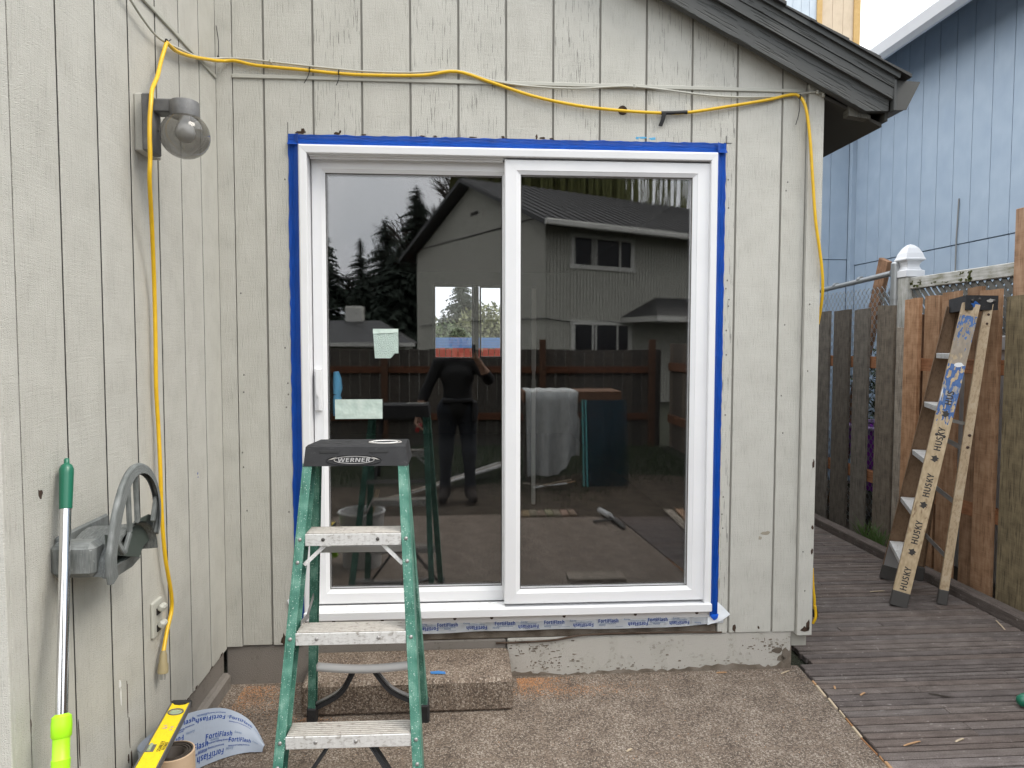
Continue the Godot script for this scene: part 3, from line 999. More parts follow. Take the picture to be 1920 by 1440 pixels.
# one mitred side of a frame: the section is (distance inwards, z) and runs from corner a to corner b along the outside
func frame_side(x0: float, x1: float, y0: float, y1: float, which: int, wide: Array, section: PackedVector2Array) -> Shape:
	# wide = [left, right, top, bottom] widths; section distances are shares of that side's width
	var s := shape(1 if which < 2 else 0)
	var ends := []
	for e in 2:
		var row := []
		for q in section:
			var f := q.x
			var dl: float = f * wide[0]
			var dr: float = f * wide[1]
			var dt: float = f * wide[2]
			var db: float = f * wide[3]
			var g := 0.0004 if e == 0 else -0.0004
			var pnt: Vector3
			match which:
				0: pnt = Vector3(x0 + dl, (y0 + db + g) if e == 0 else (y1 - dt + g), q.y)
				1: pnt = Vector3(x1 - dr, (y0 + db + g) if e == 0 else (y1 - dt + g), q.y)
				2: pnt = Vector3((x0 + dl + g) if e == 0 else (x1 - dr + g), y1 - dt, q.y)
				_: pnt = Vector3((x0 + dl + g) if e == 0 else (x1 - dr + g), y0 + db, q.y)
			row.append(pnt)
		ends.append(row)
	var mid := Vector3.ZERO
	for q in ends[0] + ends[1]:
		mid += q / (section.size() * 2.0)
	for i in section.size():
		var j := (i + 1) % section.size()
		var a: Vector3 = ends[0][i]
		var b: Vector3 = ends[0][j]
		var c: Vector3 = ends[1][j]
		var d: Vector3 = ends[1][i]
		var e := section[j] - section[i]
		var across := Vector2(-e.y, e.x)      # the section is listed so that this points outwards
		var inward: Vector3 = [Vector3.RIGHT, Vector3.LEFT, Vector3.DOWN, Vector3.UP][which]
		s.quad(a, b, c, d, inward * across.x + Vector3.BACK * across.y)
	return s

func sash(parent: Node, called: String, m: Material, x0: float, x1: float, y0: float, y1: float, wide: Array, section: PackedVector2Array) -> void:
	for k in 4:
		obj(called, frame_side(x0, x1, y0, y1, k, wide, section), m, parent)

func build_door() -> void:
	var d := thing("sliding_glass_door", "new white vinyl two-panel sliding glass door in the grey wall", "sliding door")
	# outer frame; section listed anticlockwise as (share of width, z)
	sash(d, "frame_rail", M.vinyl, -0.671, 1.127, 0.289, 2.321, [0.035, 0.031, 0.036, 0.034], PackedVector2Array([Vector2(0, -0.12), Vector2(1, -0.12), Vector2(1, 0.027), Vector2(0.92, 0.030), Vector2(0.2, 0.032), Vector2(0.08, 0.030), Vector2(0, 0.026)]))
	var sec := func(zf: float, deep: float) -> PackedVector2Array:
		return PackedVector2Array([Vector2(0, zf - deep), Vector2(1, zf - deep), Vector2(1, zf - 0.012), Vector2(0.97, zf - 0.009), Vector2(0.74, zf - 0.002), Vector2(0.72, zf), Vector2(0.04, zf), Vector2(0, zf - 0.002)])
	var fx := Node3D.new()
	fx.name = "fixed_panel"
	d.add_child(fx)
	sash(fx, "sash_rail", M.vinyl, 0.198, 1.098, 0.337, 2.277, [0.069, 0.077, 0.062, 0.064], sec.call(0.014, 0.045))
	var sl := Node3D.new()
	sl.name = "sliding_panel"
	d.add_child(sl)
	sash(sl, "sash_rail", M.vinyl, -0.632, 0.262, 0.334, 2.280, [0.058, 0.073, 0.058, 0.064], sec.call(-0.046, 0.04))
	for g in [[fx, 0.262, 1.026, 0.396, 2.22, -0.004], [sl, -0.579, 0.194, 0.393, 2.227, -0.064]]:
		for k in 3:  # the innermost pane is added only to raise the reflection
			var s := shape()
			s.off = Vector2([1.2, 1.1, 1.15][k], [0.0, 0.01, 0.02][k])
			s.box(Vector3((g[1] + g[2]) * 0.5, (g[3] + g[4]) * 0.5, g[5] - k * 0.011), Vector3(g[2] - g[1], g[4] - g[3], 0.003))
			obj("glass", s, M.pane if k == 0 else M.pane_inner, g[0])
		# dark gasket round the glass
		for e in [[g[1] + 0.005, (g[3] + g[4]) * 0.5, 0.004, g[4] - g[3]], [g[2] - 0.005, (g[3] + g[4]) * 0.5, 0.004, g[4] - g[3]], [(g[1] + g[2]) * 0.5, g[3] + 0.005, g[2] - g[1], 0.004], [(g[1] + g[2]) * 0.5, g[4] - 0.005, g[2] - g[1], 0.004]]:
			var s := shape()
			s.box(Vector3(e[0], e[1], g[5] + 0.0045), Vector3(e[2], e[3], 0.005))
			obj("gasket", s, M.dark_metal, g[0])
	# sill with its grubby track, head channel, meeting strip
	var s := shape(0)
	s.box(Vector3(-0.215, 0.3255, -0.008), Vector3(0.828, 0.006, 0.072), 0.001)
	s.box(Vector3(-0.215, 0.331, -0.020), Vector3(0.828, 0.007, 0.005), 0.001)
	obj("sill_track", s, M.vinyl_dirty, d)
	s = shape(0)
	s.box(Vector3(0.228, 0.308, 0.036), Vector3(1.80, 0.037, 0.012), 0.003)
	obj("sill_nosing", s, M.vinyl, d)
	s = shape(0)
	s.box(Vector3(-0.22, 2.282, -0.02), Vector3(0.82, 0.006, 0.05))
	s.box(Vector3(-0.22, 2.276, -0.012), Vector3(0.82, 0.012, 0.006), 0.001)
	obj("head_track", s, M.vinyl, d)
	s = shape()
	s.box(Vector3(0.1985, 1.307, -0.016), Vector3(0.004, 1.94, 0.056))
	obj("meeting_strip", s, M.vinyl, d)
	# nailing fin along the bottom with its nails
	s = shape(0)
	s.box(Vector3(0.235, 0.271, 0.004), Vector3(1.80, 0.035, 0.003))
	obj("nailing_fin", s, tone(M.vinyl, C(.88, .87, .86)), d)
	for x in [-0.55, -0.34, -0.18, -0.022, 0.141, 0.465, 0.788, 1.07]:
		s = shape()
		s.xf = Transform3D(down.basis, Vector3(x, 0.2745, 0.0055))
		s.lathe(flat([0.0075, 0.0, 0.007, 0.002, 0.004, 0.0032, 0.0, 0.0036]), 10)
		obj("nail_head", s, M.rust, d)
	# pull handle on the left stile
	var hd := Node3D.new()
	hd.name = "door_handle"
	d.add_child(hd)
	s = shape()
	s.box(Vector3(-0.612, 1.2875, -0.041), Vector3(0.030, 0.187, 0.011), 0.003)
	obj("back_plate", s, M.vinyl, hd)
	s = shape()
	s.xf = Transform3D(Basis(), Vector3(-0.607, 1.2875, -0.035))
	s.prism(flat([-0.010, 0.088, 0.010, 0.088, 0.010, -0.088, 0.0, -0.088, 0.0, -0.030, -0.010, -0.012]), 0.0, 0.022)
	obj("grip", s, M.vinyl, hd)
	s = shape()
	s.xf = Transform3D(down.basis, Vector3(-0.618, 1.262, -0.036))
	s.lathe(flat([0.0075, 0.0, 0.0065, 0.004, 0.0, 0.0045]), 12)
	obj("thumb_latch", s, M.vinyl, hd)
	# packing foam round the inner handle
	s = shape()
	s.tube(pts([-0.548, 1.363, -0.115, -0.543, 1.33, -0.112, -0.541, 1.29, -0.112, -0.545, 1.262, -0.113]), 0.02, 12, true, PackedFloat32Array([0.012, 0.019, 0.021, 0.017]))
	s.tube(pts([-0.545, 1.259, -0.113, -0.543, 1.235, -0.112, -0.545, 1.20, -0.113, -0.547, 1.165, -0.114]), 0.02, 12, true, PackedFloat32Array([0.016, 0.02, 0.019, 0.015]))
	one("foam_wrap", s, M.foam_blue, "light blue foam wrapped round the inner door handle behind the glass", "foam wrap")

	# blue flashing tape between the frame and the cut siding
	var bt := thing("blue_flashing_tape", "shiny blue sealing tape framing the top and sides of the white door", "flashing tape")
	var strips := [[Vector2(-0.716, 0.270), Vector2(-0.716, 2.366), Vector2(0.045, 0)], [Vector2(-0.716, 2.366), Vector2(1.169, 2.367), Vector2(0, -0.046)], [Vector2(1.169, 2.367), Vector2(1.166, 0.262), Vector2(-0.043, 0)]]
	for k in 3:
		var a: Vector2 = strips[k][0]
		var b: Vector2 = strips[k][1]
		var o: Vector2 = strips[k][2]
		var rows := []
		for j in 7:
			var row := []
			for i in 81:
				var f := i / 80.0
				var q := a.lerp(b, f) + o * (j / 6.0)
				var out: float = [0.0035, 0.004, 0.003, 0.004, 0.010, 0.017, 0.024][j]
				if j == 0:
					q -= o.normalized() * (r(-0.0015, 0.003))
				row.append(Vector3(q.x, q.y, out + sin(i * 0.9 + j) * 0.0008 + r(-0.0007, 0.0007)))
			rows.append(row)
		var t := shape(1 if k != 1 else 0)
		t.skin(rows, 0.001, 2.0)
		obj("tape_strip", t, M.blue_tape, bt)
	s = shape()
	s.prism(flat([1.126, 0.264, 1.168, 0.268, 1.164, 0.25, 1.156, 0.242, 1.146, 0.241, 1.137, 0.25]), 0.009, 0.013)
	obj("tape_end", s, M.blue_tape, bt)
	for e in [[0.80, 2.385, 0.05], [0.84, 2.381, 0.04], [0.775, 2.383, 0.02]]:
		blot(bt, "torn_shred", M.foam_blue, on_front(e[0], e[1]), e[2], 0.014, 0.001)

	# printed flashing under the sill
	var ff := thing("printed_flashing_strip", "white flashing strip printed in blue along the bottom of the door", "flashing strip")
	var rows := []
	for j in 4:
		var row := []
		for i in 61:
			var x := -0.705 + 1.90 * i / 60.0
			var low := 0.211 + 0.003 * sin(x * 5.0) + 0.0015 * sin(x * 17.0) + (0.012 * smoothstep(0.85, 1.19, x))
			row.append(Vector3(x, lerpf(0.262, low, j / 3.0), 0.0035 + 0.0008 * sin(x * 23.0 + j) * (j / 3.0)))
		rows.append(row)
	s = shape()
	s.skin(rows, 0.0009, 4.0)
	obj("sheet", s, M.white_film, ff)
	s = shape()
	s.prism(flat([1.12, 0.217, 1.185, 0.235, 1.225, 0.263, 1.19, 0.30, 1.165, 0.322, 1.165, 0.262, 1.12, 0.262]), 0.006, 0.0072)
	s.prism(flat([-0.70, 0.235, -0.70, 0.29, -0.735, 0.382, -0.748, 0.375, -0.735, 0.335, -0.71, 0.25]), 0.006, 0.0075)
	obj("corner_flap", s, M.white_film, ff)
	var k := 0
	for x in [-0.63, -0.54, -0.44, -0.34, -0.245, -0.14, -0.055, 0.075, 0.20, 0.305, 0.42, 0.552, 0.665, 0.80, 0.89, 0.99]:
		var flip := k % 2 == 1
		var y := 0.231 if flip else 0.247
		var basis := Basis(Vector3(0, 0, 1), PI if flip else 0.0)
		written("FortiFlash", 0.0165, M.print_blue, ff, Transform3D(basis, Vector3(x, y, 0.0068)), 0.84)
		written("Waterproof Flashing Membrane", 0.0042, M.print_line, ff, Transform3D(basis, Vector3(x, y + (0.0125 if flip else -0.0125), 0.0067)), 0.8, "small_print")
		written("Henry", 0.0075, M.print_line, ff, Transform3D(Basis(Vector3(0, 0, 1), 0.0 if flip else PI), Vector3(x + 0.085, y + (0.004 if not flip else -0.002), 0.0066)), 1.0, "small_print")
		k += 1
	for i in 15:
		var x := -0.66 + i * 0.125
		s = shape(0)
		s.box(Vector3(x, [0.2255, 0.237, 0.220][i % 3], 0.0063), Vector3([0.05, 0.0008, 0.035][i % 3], [0.0008, 0.02, 0.0007][i % 3], 0.0006))
		obj("printed_line", s, M.print_line, ff)

	# stickers on the sliding glass
	rows = []
	for j in 7:
		var row := []
		for i in 7:
			var x := lerpf(-0.377, -0.267, i / 6.0) + j * 0.0012 * (1.0 - i / 6.0)
			var y := lerpf(1.553, 1.424, j / 6.0) + 0.02 * maxf(0, i - 4) * (1.0 if j == 6 else 0.0)
			row.append(Vector3(x, y, -0.0595 + r(0, 0.003)))
		rows.append(row)
	s = shape()
	s.skin(rows, 0.0008)
	var ps := one("torn_plastic_sticker", s, M.sticker, "small crinkled pale green plastic sticker with a torn corner, higher on the sliding glass", "sticker", "stickers on the glass")
	s = shape()
	s.prism(flat([-0.377, 1.552, -0.268, 1.553, -0.267, 1.537, -0.377, 1.531]), -0.0565, -0.0555)
	obj("folded_edge", s, tone(M.sticker, C(1.3, 1.25, 1.25)), ps)
	s = shape()
	s.box(Vector3(-0.442, 1.2, -0.0605), Vector3(0.206, 0.086, 0.001))
	one("paper_sticker", s, tone(M.sticker, C(1.12, 1.08, 1.08)), "wide pale green paper sticker on the sliding glass just above the ladder", "sticker", "stickers on the glass")

func build_wall_things() -> void:
	# yellow extension cord from its plug up the left wall, along the front and down round the corner
	var e := thing("extension_lead", "yellow extension lead strung along both walls above the door, plug hanging by the outlet", "extension lead")
	var p := curve(pts([-0.985, 0.455, 0.716, -0.99, 0.51, 0.67, -0.992, 0.565, 0.622, -0.988, 0.63, 0.632, -0.985, 0.70, 0.66, -0.985, 0.779, 0.683, -0.985, 0.92, 0.70, -0.985, 1.08, 0.703, -0.99, 1.21, 0.698, -0.99, 1.34, 0.708, -0.988, 1.50, 0.708, -0.985, 1.67, 0.715, -0.965, 1.85, 0.77, -0.942, 1.982, 0.835, -0.936, 2.05, 0.842, -0.936, 2.11, 0.842, -0.937, 2.17, 0.835, -0.938, 2.228, 0.82, -0.948, 2.275, 0.785, -0.965, 2.345, 0.70, -0.98, 2.42, 0.63, -0.985, 2.505, 0.567]), 5)
	var s := shape()
	s.tube(p, 0.0068, 8)
	obj("cord_run", s, M.cord, e)
	p = curve(pts([-0.985, 2.505, 0.567, -0.987, 2.51, 0.486, -0.988, 2.534, 0.386, -0.988, 2.567, 0.278, -0.986, 2.606, 0.16, -0.982, 2.632, 0.08, -0.965, 2.652, 0.025, -0.92, 2.657, 0.015, -0.84, 2.642, 0.014, -0.66, 2.63, 0.014, -0.50, 2.618, 0.014, -0.35, 2.615, 0.014, -0.15, 2.62, 0.014, -0.01, 2.64, 0.013, 0.14, 2.598, 0.014, 0.32, 2.545, 0.014, 0.50, 2.512, 0.014, 0.68, 2.495, 0.014, 0.87, 2.488, 0.014, 1.0, 2.494, 0.014, 1.2, 2.528, 0.014, 1.35, 2.556, 0.013, 1.44, 2.578, 0.013, 1.485, 2.574, 0.02, 1.512, 2.52, 0.032, 1.533, 2.39, 0.034, 1.55, 2.21, 0.034, 1.568, 2.03, 0.034, 1.59, 1.90, 0.034, 1.607, 1.79, 0.03, 1.618, 1.69, 0.01, 1.622, 1.58, -0.03]), 5)
	s = shape()
	s.tube(p, 0.0066, 8)
	obj("cord_run", s, M.cord, e)
	s = shape()
	s.tube(curve(pts([1.618, 0.46, -0.02, 1.621, 0.38, -0.015, 1.628, 0.31, -0.012, 1.632, 0.25, -0.02]), 4), 0.0066, 8)
	s.tube(curve(pts([1.625, 0.29, 0.0, 1.63, 0.24, 0.0, 1.622, 0.205, -0.01]), 3), 0.0066, 8)
	obj("cord_run", s, M.cord, e)
	s = shape()
	s.tube(pts([1.631, 0.27, -0.012, 1.636, 0.235, -0.014]), 0.013, 8)
	obj("zip_tie", s, M.black, e)
	# plug
	var pl := Node3D.new()
	pl.name = "plug"
	e.add_child(pl)
	s = shape()
	s.tube(pts([-0.985, 0.462, 0.713, -0.984, 0.45, 0.717, -0.983, 0.425, 0.724, -0.982, 0.421, 0.725, -0.982, 0.397, 0.730, -0.982, 0.392, 0.731]), 0.01, 10, true, PackedFloat32Array([0.007, 0.012, 0.0135, 0.016, 0.0175, 0.015]))
	obj("plug_body", s, M.plug, pl)
	for k in 3:
		s = shape()
		s.bar(Vector3(-0.982 + (k - 1) * 0.007, 0.394, 0.7305 + (0.004 if k == 1 else 0.0)), Vector3(-0.982 + (k - 1) * 0.007, 0.372, 0.735 + (0.004 if k == 1 else 0.0)), 0.005, 0.0016)
		obj("prong", s, M.metal, pl)
	# black tape with its loose end, and the cable ties
	s = shape()
	s.tube(curve(pts([0.875, 2.488, 0.014, 0.93, 2.490, 0.014, 0.99, 2.494, 0.014]), 3), 0.0085, 8)
	obj("black_tape", s, M.black, e)
	s = shape()
	s.skin([[Vector3(0.878, 2.488, 0.022), Vector3(0.896, 2.488, 0.022)], [Vector3(0.873, 2.46, 0.018), Vector3(0.890, 2.459, 0.02)], [Vector3(0.864, 2.433, 0.012), Vector3(0.881, 2.431, 0.013)]], 0.0012)
	obj("black_tape", s, M.black, e)
	for t in [[-0.99, 2.665, 0.02, -1.0, 2.80, 0.01], [1.486, 2.57, 0.026, 1.478, 2.452, 0.012], [-0.62, 2.63, 0.018, -0.645, 2.575, 0.012], [-0.50, 2.622, 0.018, -0.512, 2.57, 0.012], [-0.985, 2.507, 0.567, -0.985, 2.53, 0.53]]:
		s = shape()
		var a := Vector3(t[0], t[1], t[2])
		var b := Vector3(t[3], t[4], t[5])
		s.tube(curve(PackedVector3Array([a, a.lerp(b, 0.5) + Vector3(0.006, 0, 0.004), b]), 4), 0.0017, 5)
		s.xf = Transform3D(Basis.from_euler(Vector3(0, 0, PI / 2)), a)
		s.lathe(flat([0.0085, -0.002, 0.0105, -0.002, 0.0105, 0.002, 0.0085, 0.002]), 10)
		obj("zip_tie", s, M.black, e)

	# grey cable that sags beside it
	s = shape()
	s.tube(curve(pts([-0.99, 2.75, 1.15, -0.99, 2.60, 0.98, -0.99, 2.545, 0.889, -0.99, 2.527, 0.821, -0.99, 2.506, 0.73, -0.992, 2.501, 0.609, -0.994, 2.54, 0.423, -0.995, 2.585, 0.235, -0.99, 2.64, 0.08, -0.97, 2.665, 0.02, -0.88, 2.668, 0.009, -0.72, 2.655, 0.009, -0.6, 2.645, 0.009, -0.4, 2.632, 0.009, -0.2, 2.632, 0.009, 0.0, 2.645, 0.009, 0.15, 2.606, 0.011, 0.3, 2.587, 0.014, 0.5, 2.582, 0.014, 0.66, 2.594, 0.014, 0.76, 2.597, 0.014, 0.92, 2.585, 0.012, 1.05, 2.572, 0.01, 1.2, 2.565, 0.01, 1.38, 2.572, 0.01, 1.5, 2.586, 0.016, 1.56, 2.59, 0.028, 1.595, 2.582, 0.026, 1.606, 2.56, 0.012]), 4), 0.0042, 7)
	var gc := one("grey_cable", s, M.painted_cable, "thin pale grey cable clipped to the wall just behind the yellow cord", "cable")
	for c in [[0.757, 2.599, 0.014], [1.565, 2.59, 0.03], [1.59, 2.578, 0.03], [-0.78, 2.662, 0.012]]:
		s = shape()
		s.box(Vector3(c[0], c[1], c[2]), Vector3(0.012, 0.02, 0.014), 0.004)
		obj("cable_clip", s, M.painted_cable, gc)

	# globe lamp
	var l := thing("wall_lamp", "smoky glass globe lamp hanging from a grey cast bracket on the left wall", "wall lamp")
	s = shape()
	s.box(Vector3(-0.993, 2.178, 0.715), Vector3(0.034, 0.18, 0.12), 0.004)
	obj("mounting_block", s, M.paint, l)
	s = shape()
	s.box(Vector3(-0.964, 2.172, 0.757), Vector3(0.026, 0.176, 0.085), 0.004)
	obj("back_plate", s, M.cast_grey, l)
	s = shape()
	s.box(Vector3(-0.920, 2.232, 0.742), Vector3(0.068, 0.042, 0.06), 0.004)
	obj("arm", s, M.cast_grey, l)
	var gp := Vector3(-0.8615, 2.224, 0.757)
	s = shape()
	s.xf = Transform3D(Basis(), gp)
	s.lathe(flat([0.0, 0.024, 0.041, 0.024, 0.044, 0.021, 0.044, -0.024, 0.039, -0.027, 0.039, -0.018, 0.0, -0.018]), 28)
	obj("collar", s, M.cast_grey, l)
	s = shape()
	s.xf = Transform3D(Basis(), gp - Vector3(0, 0.082, 0))
	var prof := PackedVector2Array()
	for i in 15:
		var a := lerpf(-PI / 2, 0.98, i / 14.0)
		prof.append(Vector2(cos(a) * 0.0755, sin(a) * 0.072))
	s.lathe(prof, 32)
	obj("globe", s, M.smoke_glass, l)
	s = shape()
	s.xf = Transform3D(Basis(), gp - Vector3(0, 0.072, 0))
	s.lathe(flat([0.0, -0.032, 0.016, -0.028, 0.027, -0.016, 0.031, 0.0, 0.027, 0.016, 0.018, 0.032, 0.014, 0.05, 0.014, 0.07]), 20)
	obj("bulb", s, M.bulb, l)
	s = shape()
	s.xf = on_left(0.735, 2.16, -0.951)
	s.lathe(flat([0.006, -0.003, 0.006, 0.003, 0.0, 0.004]), 8)
	obj("screw", s, M.dark_metal, l)

	# hose hanger: a box on the wall, a hollow saddle and an arched front hoop with ribs
	var hh := thing("hose_hanger", "weathered grey plastic hose hanger with an arched front hoop on the left wall", "hose hanger")
	var xo := -0.862                                           # the hoop's distance out
	s = shape()
	s.box(Vector3(-0.955, 0.945, 1.285), Vector3(0.11, 0.088, 0.065), 0.014)
	obj("base_box", s, M.hanger, hh)
	s = shape()
	s.box(Vector3(-1.003, 0.955, 1.16), Vector3(0.012, 0.09, 0.26), 0.005)
	obj("wall_plate", s, M.hanger, hh)
	var rows := []
	for j in 6:
		var row := []
		for i in 13:
			var a := PI * i / 12.0
			var x := lerpf(-0.985, xo, j / 5.0)
			var flare := 1.0 + 0.12 * pow(j / 5.0, 3.0)
			row.append(Vector3(x, 0.90 + sin(a) * 0.092 * flare, 1.172 + cos(a) * 0.122 * flare))
		rows.append(row)
	s = shape()
	s.skin(rows, 0.005, 1.0)
	obj("saddle", s, M.hanger, hh)
	s = shape()
	s.box(Vector3(-0.945, 0.906, 1.165), Vector3(0.10, 0.012, 0.23), 0.004)
	obj("lower_shelf", s, M.hanger_dark, hh)
	s = shape()
	s.xf = Transform3D(sideways.basis, Vector3(-0.885, 0, 0))
	s.prism(flat([-1.292, 1.005, -1.187, 0.953, -1.127, 1.0, -1.042, 0.998, -0.987, 0.97, -0.997, 0.93, -1.085, 0.919, -1.113, 0.895, -1.285, 0.952]), 0.0, 0.005)
	obj("hollow_shade_plate", s, M.hanger_dark, hh)  # added dark plate, painted as the shaded hollow below the saddle
	var hoop := PackedVector3Array()
	var outer := [[1.315, 0.888], [1.325, 0.94], [1.313, 1.0], [1.292, 1.06], [1.255, 1.118], [1.205, 1.153], [1.15, 1.155], [1.095, 1.13], [1.055, 1.085], [1.035, 1.03], [1.035, 0.975], [1.05, 0.945]]
	for q in outer:
		hoop.append(Vector3(xo + 0.01 * (q[1] - 0.9) * 10.0 * 0.25, q[1], q[0]))
	var ring := curve(hoop, 5)
	var rr := []
	for side in 2:
		rr.append([])
	for i in ring.size():
		var mid := Vector3(ring[i].x, 1.0, 1.175)
		var inn := (mid - ring[i]).normalized() * 0.021
		rr[0].append(ring[i])
		rr[1].append(ring[i] + inn + Vector3(0.004, 0, 0))
	s = shape()
	s.skin([rr[0], rr[1]], 0.016)
	s.tube(ring, 0.0085, 8)
	obj("hoop", s, M.hanger, hh)
	for q in [[1.22, 1.135, 1.215, 0.99], [1.175, 1.14, 1.17, 1.005], [1.05, 1.05, 1.075, 0.985], [1.30, 1.0, 1.25, 0.945], [1.25, 0.945, 1.215, 0.99]]:
		s = shape()
		s.bar(Vector3(xo + 0.004, q[1], q[0]), Vector3(xo + 0.004, q[3], q[2]), 0.014, 0.010, Vector3(0, 0, 1), 0.002)
		obj("rib", s, M.hanger, hh)
	s = shape()
	s.prism(flat([-0.0, 0.0, 0.05, 0.02, 0.15, 0.02, 0.21, -0.005, 0.17, -0.022, 0.06, -0.02]), 0.0, 0.008)
	for m in 1:
		var o := obj("broken_lip", s, M.hanger, hh)
		o.transform = Transform3D(Basis(Vector3(0, 0, -1), Vector3(0.35, 0.93, 0), Vector3(0.93, -0.35, 0)), Vector3(-0.905, 0.888, 1.27))

	# outlet
	var ou := thing("wall_outlet", "painted-over twin outlet cover low on the left wall", "outlet")
	s = shape()
	s.box(Vector3(-1.006, 0.575, 0.712), Vector3(0.012, 0.12, 0.076), 0.004)
	obj("cover_plate", s, M.painted_cable, ou)
	for k in [-1, 1]:
		s = shape()
		s.xf = Transform3D(Basis(Vector3(0, 0, 1), -0.5), Vector3(-0.998, 0.575 + k * 0.028, 0.712))
		s.box(Vector3(0.008, 0.012, 0.0), Vector3(0.022, 0.024, 0.034), 0.006)
		obj("flap", s, M.painted_cable, ou)
		s = shape()
		s.box(Vector3(-0.9985, 0.575 + k * 0.028 - 0.006, 0.712), Vector3(0.004, 0.022, 0.026))
		obj("socket", s, M.groove_dark, ou)

	# telescopic pole that leans in the left corner of the view
	var po := thing("extension_pole", "polished metal extension pole with green tip and lime green grip, against the left wall", "pole")
	var a0 := Vector3(-0.985, 1.185, 1.265)
	var dir := (Vector3(-0.893, 0.40, 1.515) - a0).normalized()
	var frame := Transform3D(Basis(Quaternion(Vector3.UP, -dir)), a0)
	var mk := func(called: String, prof2: PackedVector2Array, m: Material) -> void:
		var q := shape()
		q.xf = frame
		q.lathe(prof2, 22)
		obj(called, q, m, po)
	mk.call("tip", flat([0.0125, -0.118, 0.0145, -0.117, 0.0165, -0.03, 0.0165, -0.018, 0.013, -0.008, 0.0065, -0.003, 0.006, 0.008, 0.004, 0.010, 0.0, 0.0105]), M.pole_green)
	mk.call("tube", flat([0.0128, -0.60, 0.0128, -0.116]), M.steel)
	mk.call("collar", flat([0.018, -0.645, 0.0215, -0.64, 0.022, -0.615, 0.0205, -0.598, 0.013, -0.592]), M.lime)
	var grip := PackedVector2Array()
	grip.append_array(flat([0.0, -1.21, 0.019, -1.205]))
	for i in 40:
		grip.append(Vector2(0.0188 if i % 2 else 0.0195, -1.2 + i * 0.0125))
	grip.append_array(flat([0.02, -0.69, 0.018, -0.688, 0.018, -0.645]))
	mk.call("grip", grip, M.lime)

	# flashing roll, its loose sheet, and the level that lies on it
	var ro := thing("flashing_roll", "brown-wrapped roll of flashing, its loose printed sheet curling on the patio by the wall", "flashing roll")
	var rc := Vector3(-0.838, 0.0, 1.02)
	s = shape()
	s.xf = Transform3D(Basis(), rc)
	s.lathe(flat([0.0, 0.012, 0.030, 0.012, 0.030, 0.283, 0.032, 0.285, 0.032, 0.281, 0.036, 0.281, 0.036, 0.286, 0.039, 0.286, 0.039, 0.281, 0.043, 0.281, 0.043, 0.286, 0.046, 0.286, 0.046, 0.281, 0.050, 0.281, 0.050, 0.287, 0.053, 0.287]), 30)
	obj("coil", s, M.tar, ro)
	s = shape()
	s.xf = Transform3D(Basis(), rc)
	s.lathe(flat([0.054, 0.003, 0.0585, 0.003, 0.0585, 0.287, 0.054, 0.288]), 30)
	obj("wrapper", s, M.kraft, ro)
	# the loose sheet: bottom edge and top edge curves
	var lo := curve(pts([-0.895, 0.004, 1.0, -0.955, 0.004, 0.92, -0.965, 0.004, 0.78, -0.93, 0.004, 0.66, -0.86, 0.004, 0.585, -0.785, 0.004, 0.545, -0.715, 0.006, 0.545]), 6)
	var hi := curve(pts([-0.90, 0.265, 1.01, -0.982, 0.25, 0.93, -0.985, 0.22, 0.75, -0.94, 0.19, 0.60, -0.86, 0.15, 0.50, -0.775, 0.085, 0.475, -0.705, 0.012, 0.53]), 6)
	var at_sheet := func(u: float, v: float) -> Vector3:
		var f := clampf(u, 0, 1) * (lo.size() - 1)
		var i := mini(int(f), lo.size() - 2)
		var bot: Vector3 = lo[i].lerp(lo[i + 1], f - i)
		var tp: Vector3 = hi[i].lerp(hi[i + 1], f - i)
		return bot.lerp(tp, v) + Vector3(0, 0.016 * sin(v * PI), 0)
	rows = []
	for j in 8:
		var row := []
		for i in lo.size():
			row.append(at_sheet.call(float(i) / (lo.size() - 1), j / 7.0))
		rows.append(row)
	s = shape()
	s.skin(rows, 0.0016, 1.0)
	obj("loose_sheet", s, M.blue_film, ro)
	var bend := func(words: String, tall: float, u: float, v: float, turn: bool, m: Material, called: String) -> void:
		var src := letters(words, tall)
		var arr := src.surface_get_arrays(0)
		var q := shape()
		var vs: PackedVector3Array = arr[Mesh.ARRAY_VERTEX]
		var id: PackedInt32Array = arr[Mesh.ARRAY_INDEX] if arr[Mesh.ARRAY_INDEX] != null else PackedInt32Array(range(vs.size()))
		var long := 0.62
		var place := func(z: Vector3) -> Vector3:
			var g := -1.0 if turn else 1.0
			var uu: float = u + g * z.x * 0.8 / long
			var vv: float = v + g * z.y / 0.2
			var o: Vector3 = at_sheet.call(uu, vv)
			var du: Vector3 = at_sheet.call(uu + 0.02, vv) - at_sheet.call(uu - 0.02, vv)
			var dv: Vector3 = at_sheet.call(uu, vv + 0.05) - at_sheet.call(uu, vv - 0.05)
			return o + du.cross(dv).normalized() * 0.0022
		for k in range(0, id.size(), 3):
			var aa: Vector3 = place.call(vs[id[k]])
			var bb: Vector3 = place.call(vs[id[k + 1]])
			var cc: Vector3 = place.call(vs[id[k + 2]])
			q.tri(aa, bb, cc, (rc + Vector3(0.1, 0.1, 0.2)) - aa)
		obj(called, q, m, ro)
	for w in [[0.52, 0.32, false], [0.60, 0.78, true], [0.66, 0.42, false], [0.80, 0.30, false], [0.78, 0.80, false], [0.44, 0.84, false], [0.62, 0.12, true], [0.38, 0.58, true], [0.30, 0.25, true]]:
		bend.call("FortiFlash", 0.0185, w[0], w[1], w[2], M.print_blue, "lettering")
		bend.call("Waterproof Flashing Membrane", 0.0055, w[0], w[1] + (0.11 if w[2] else -0.11), w[2], M.print_blue, "small_print")
		if w[0] < 0.82:
			bend.call("Henry", 0.0095, w[0] + 0.115, w[1] + 0.03, not w[2], M.print_line, "small_print")

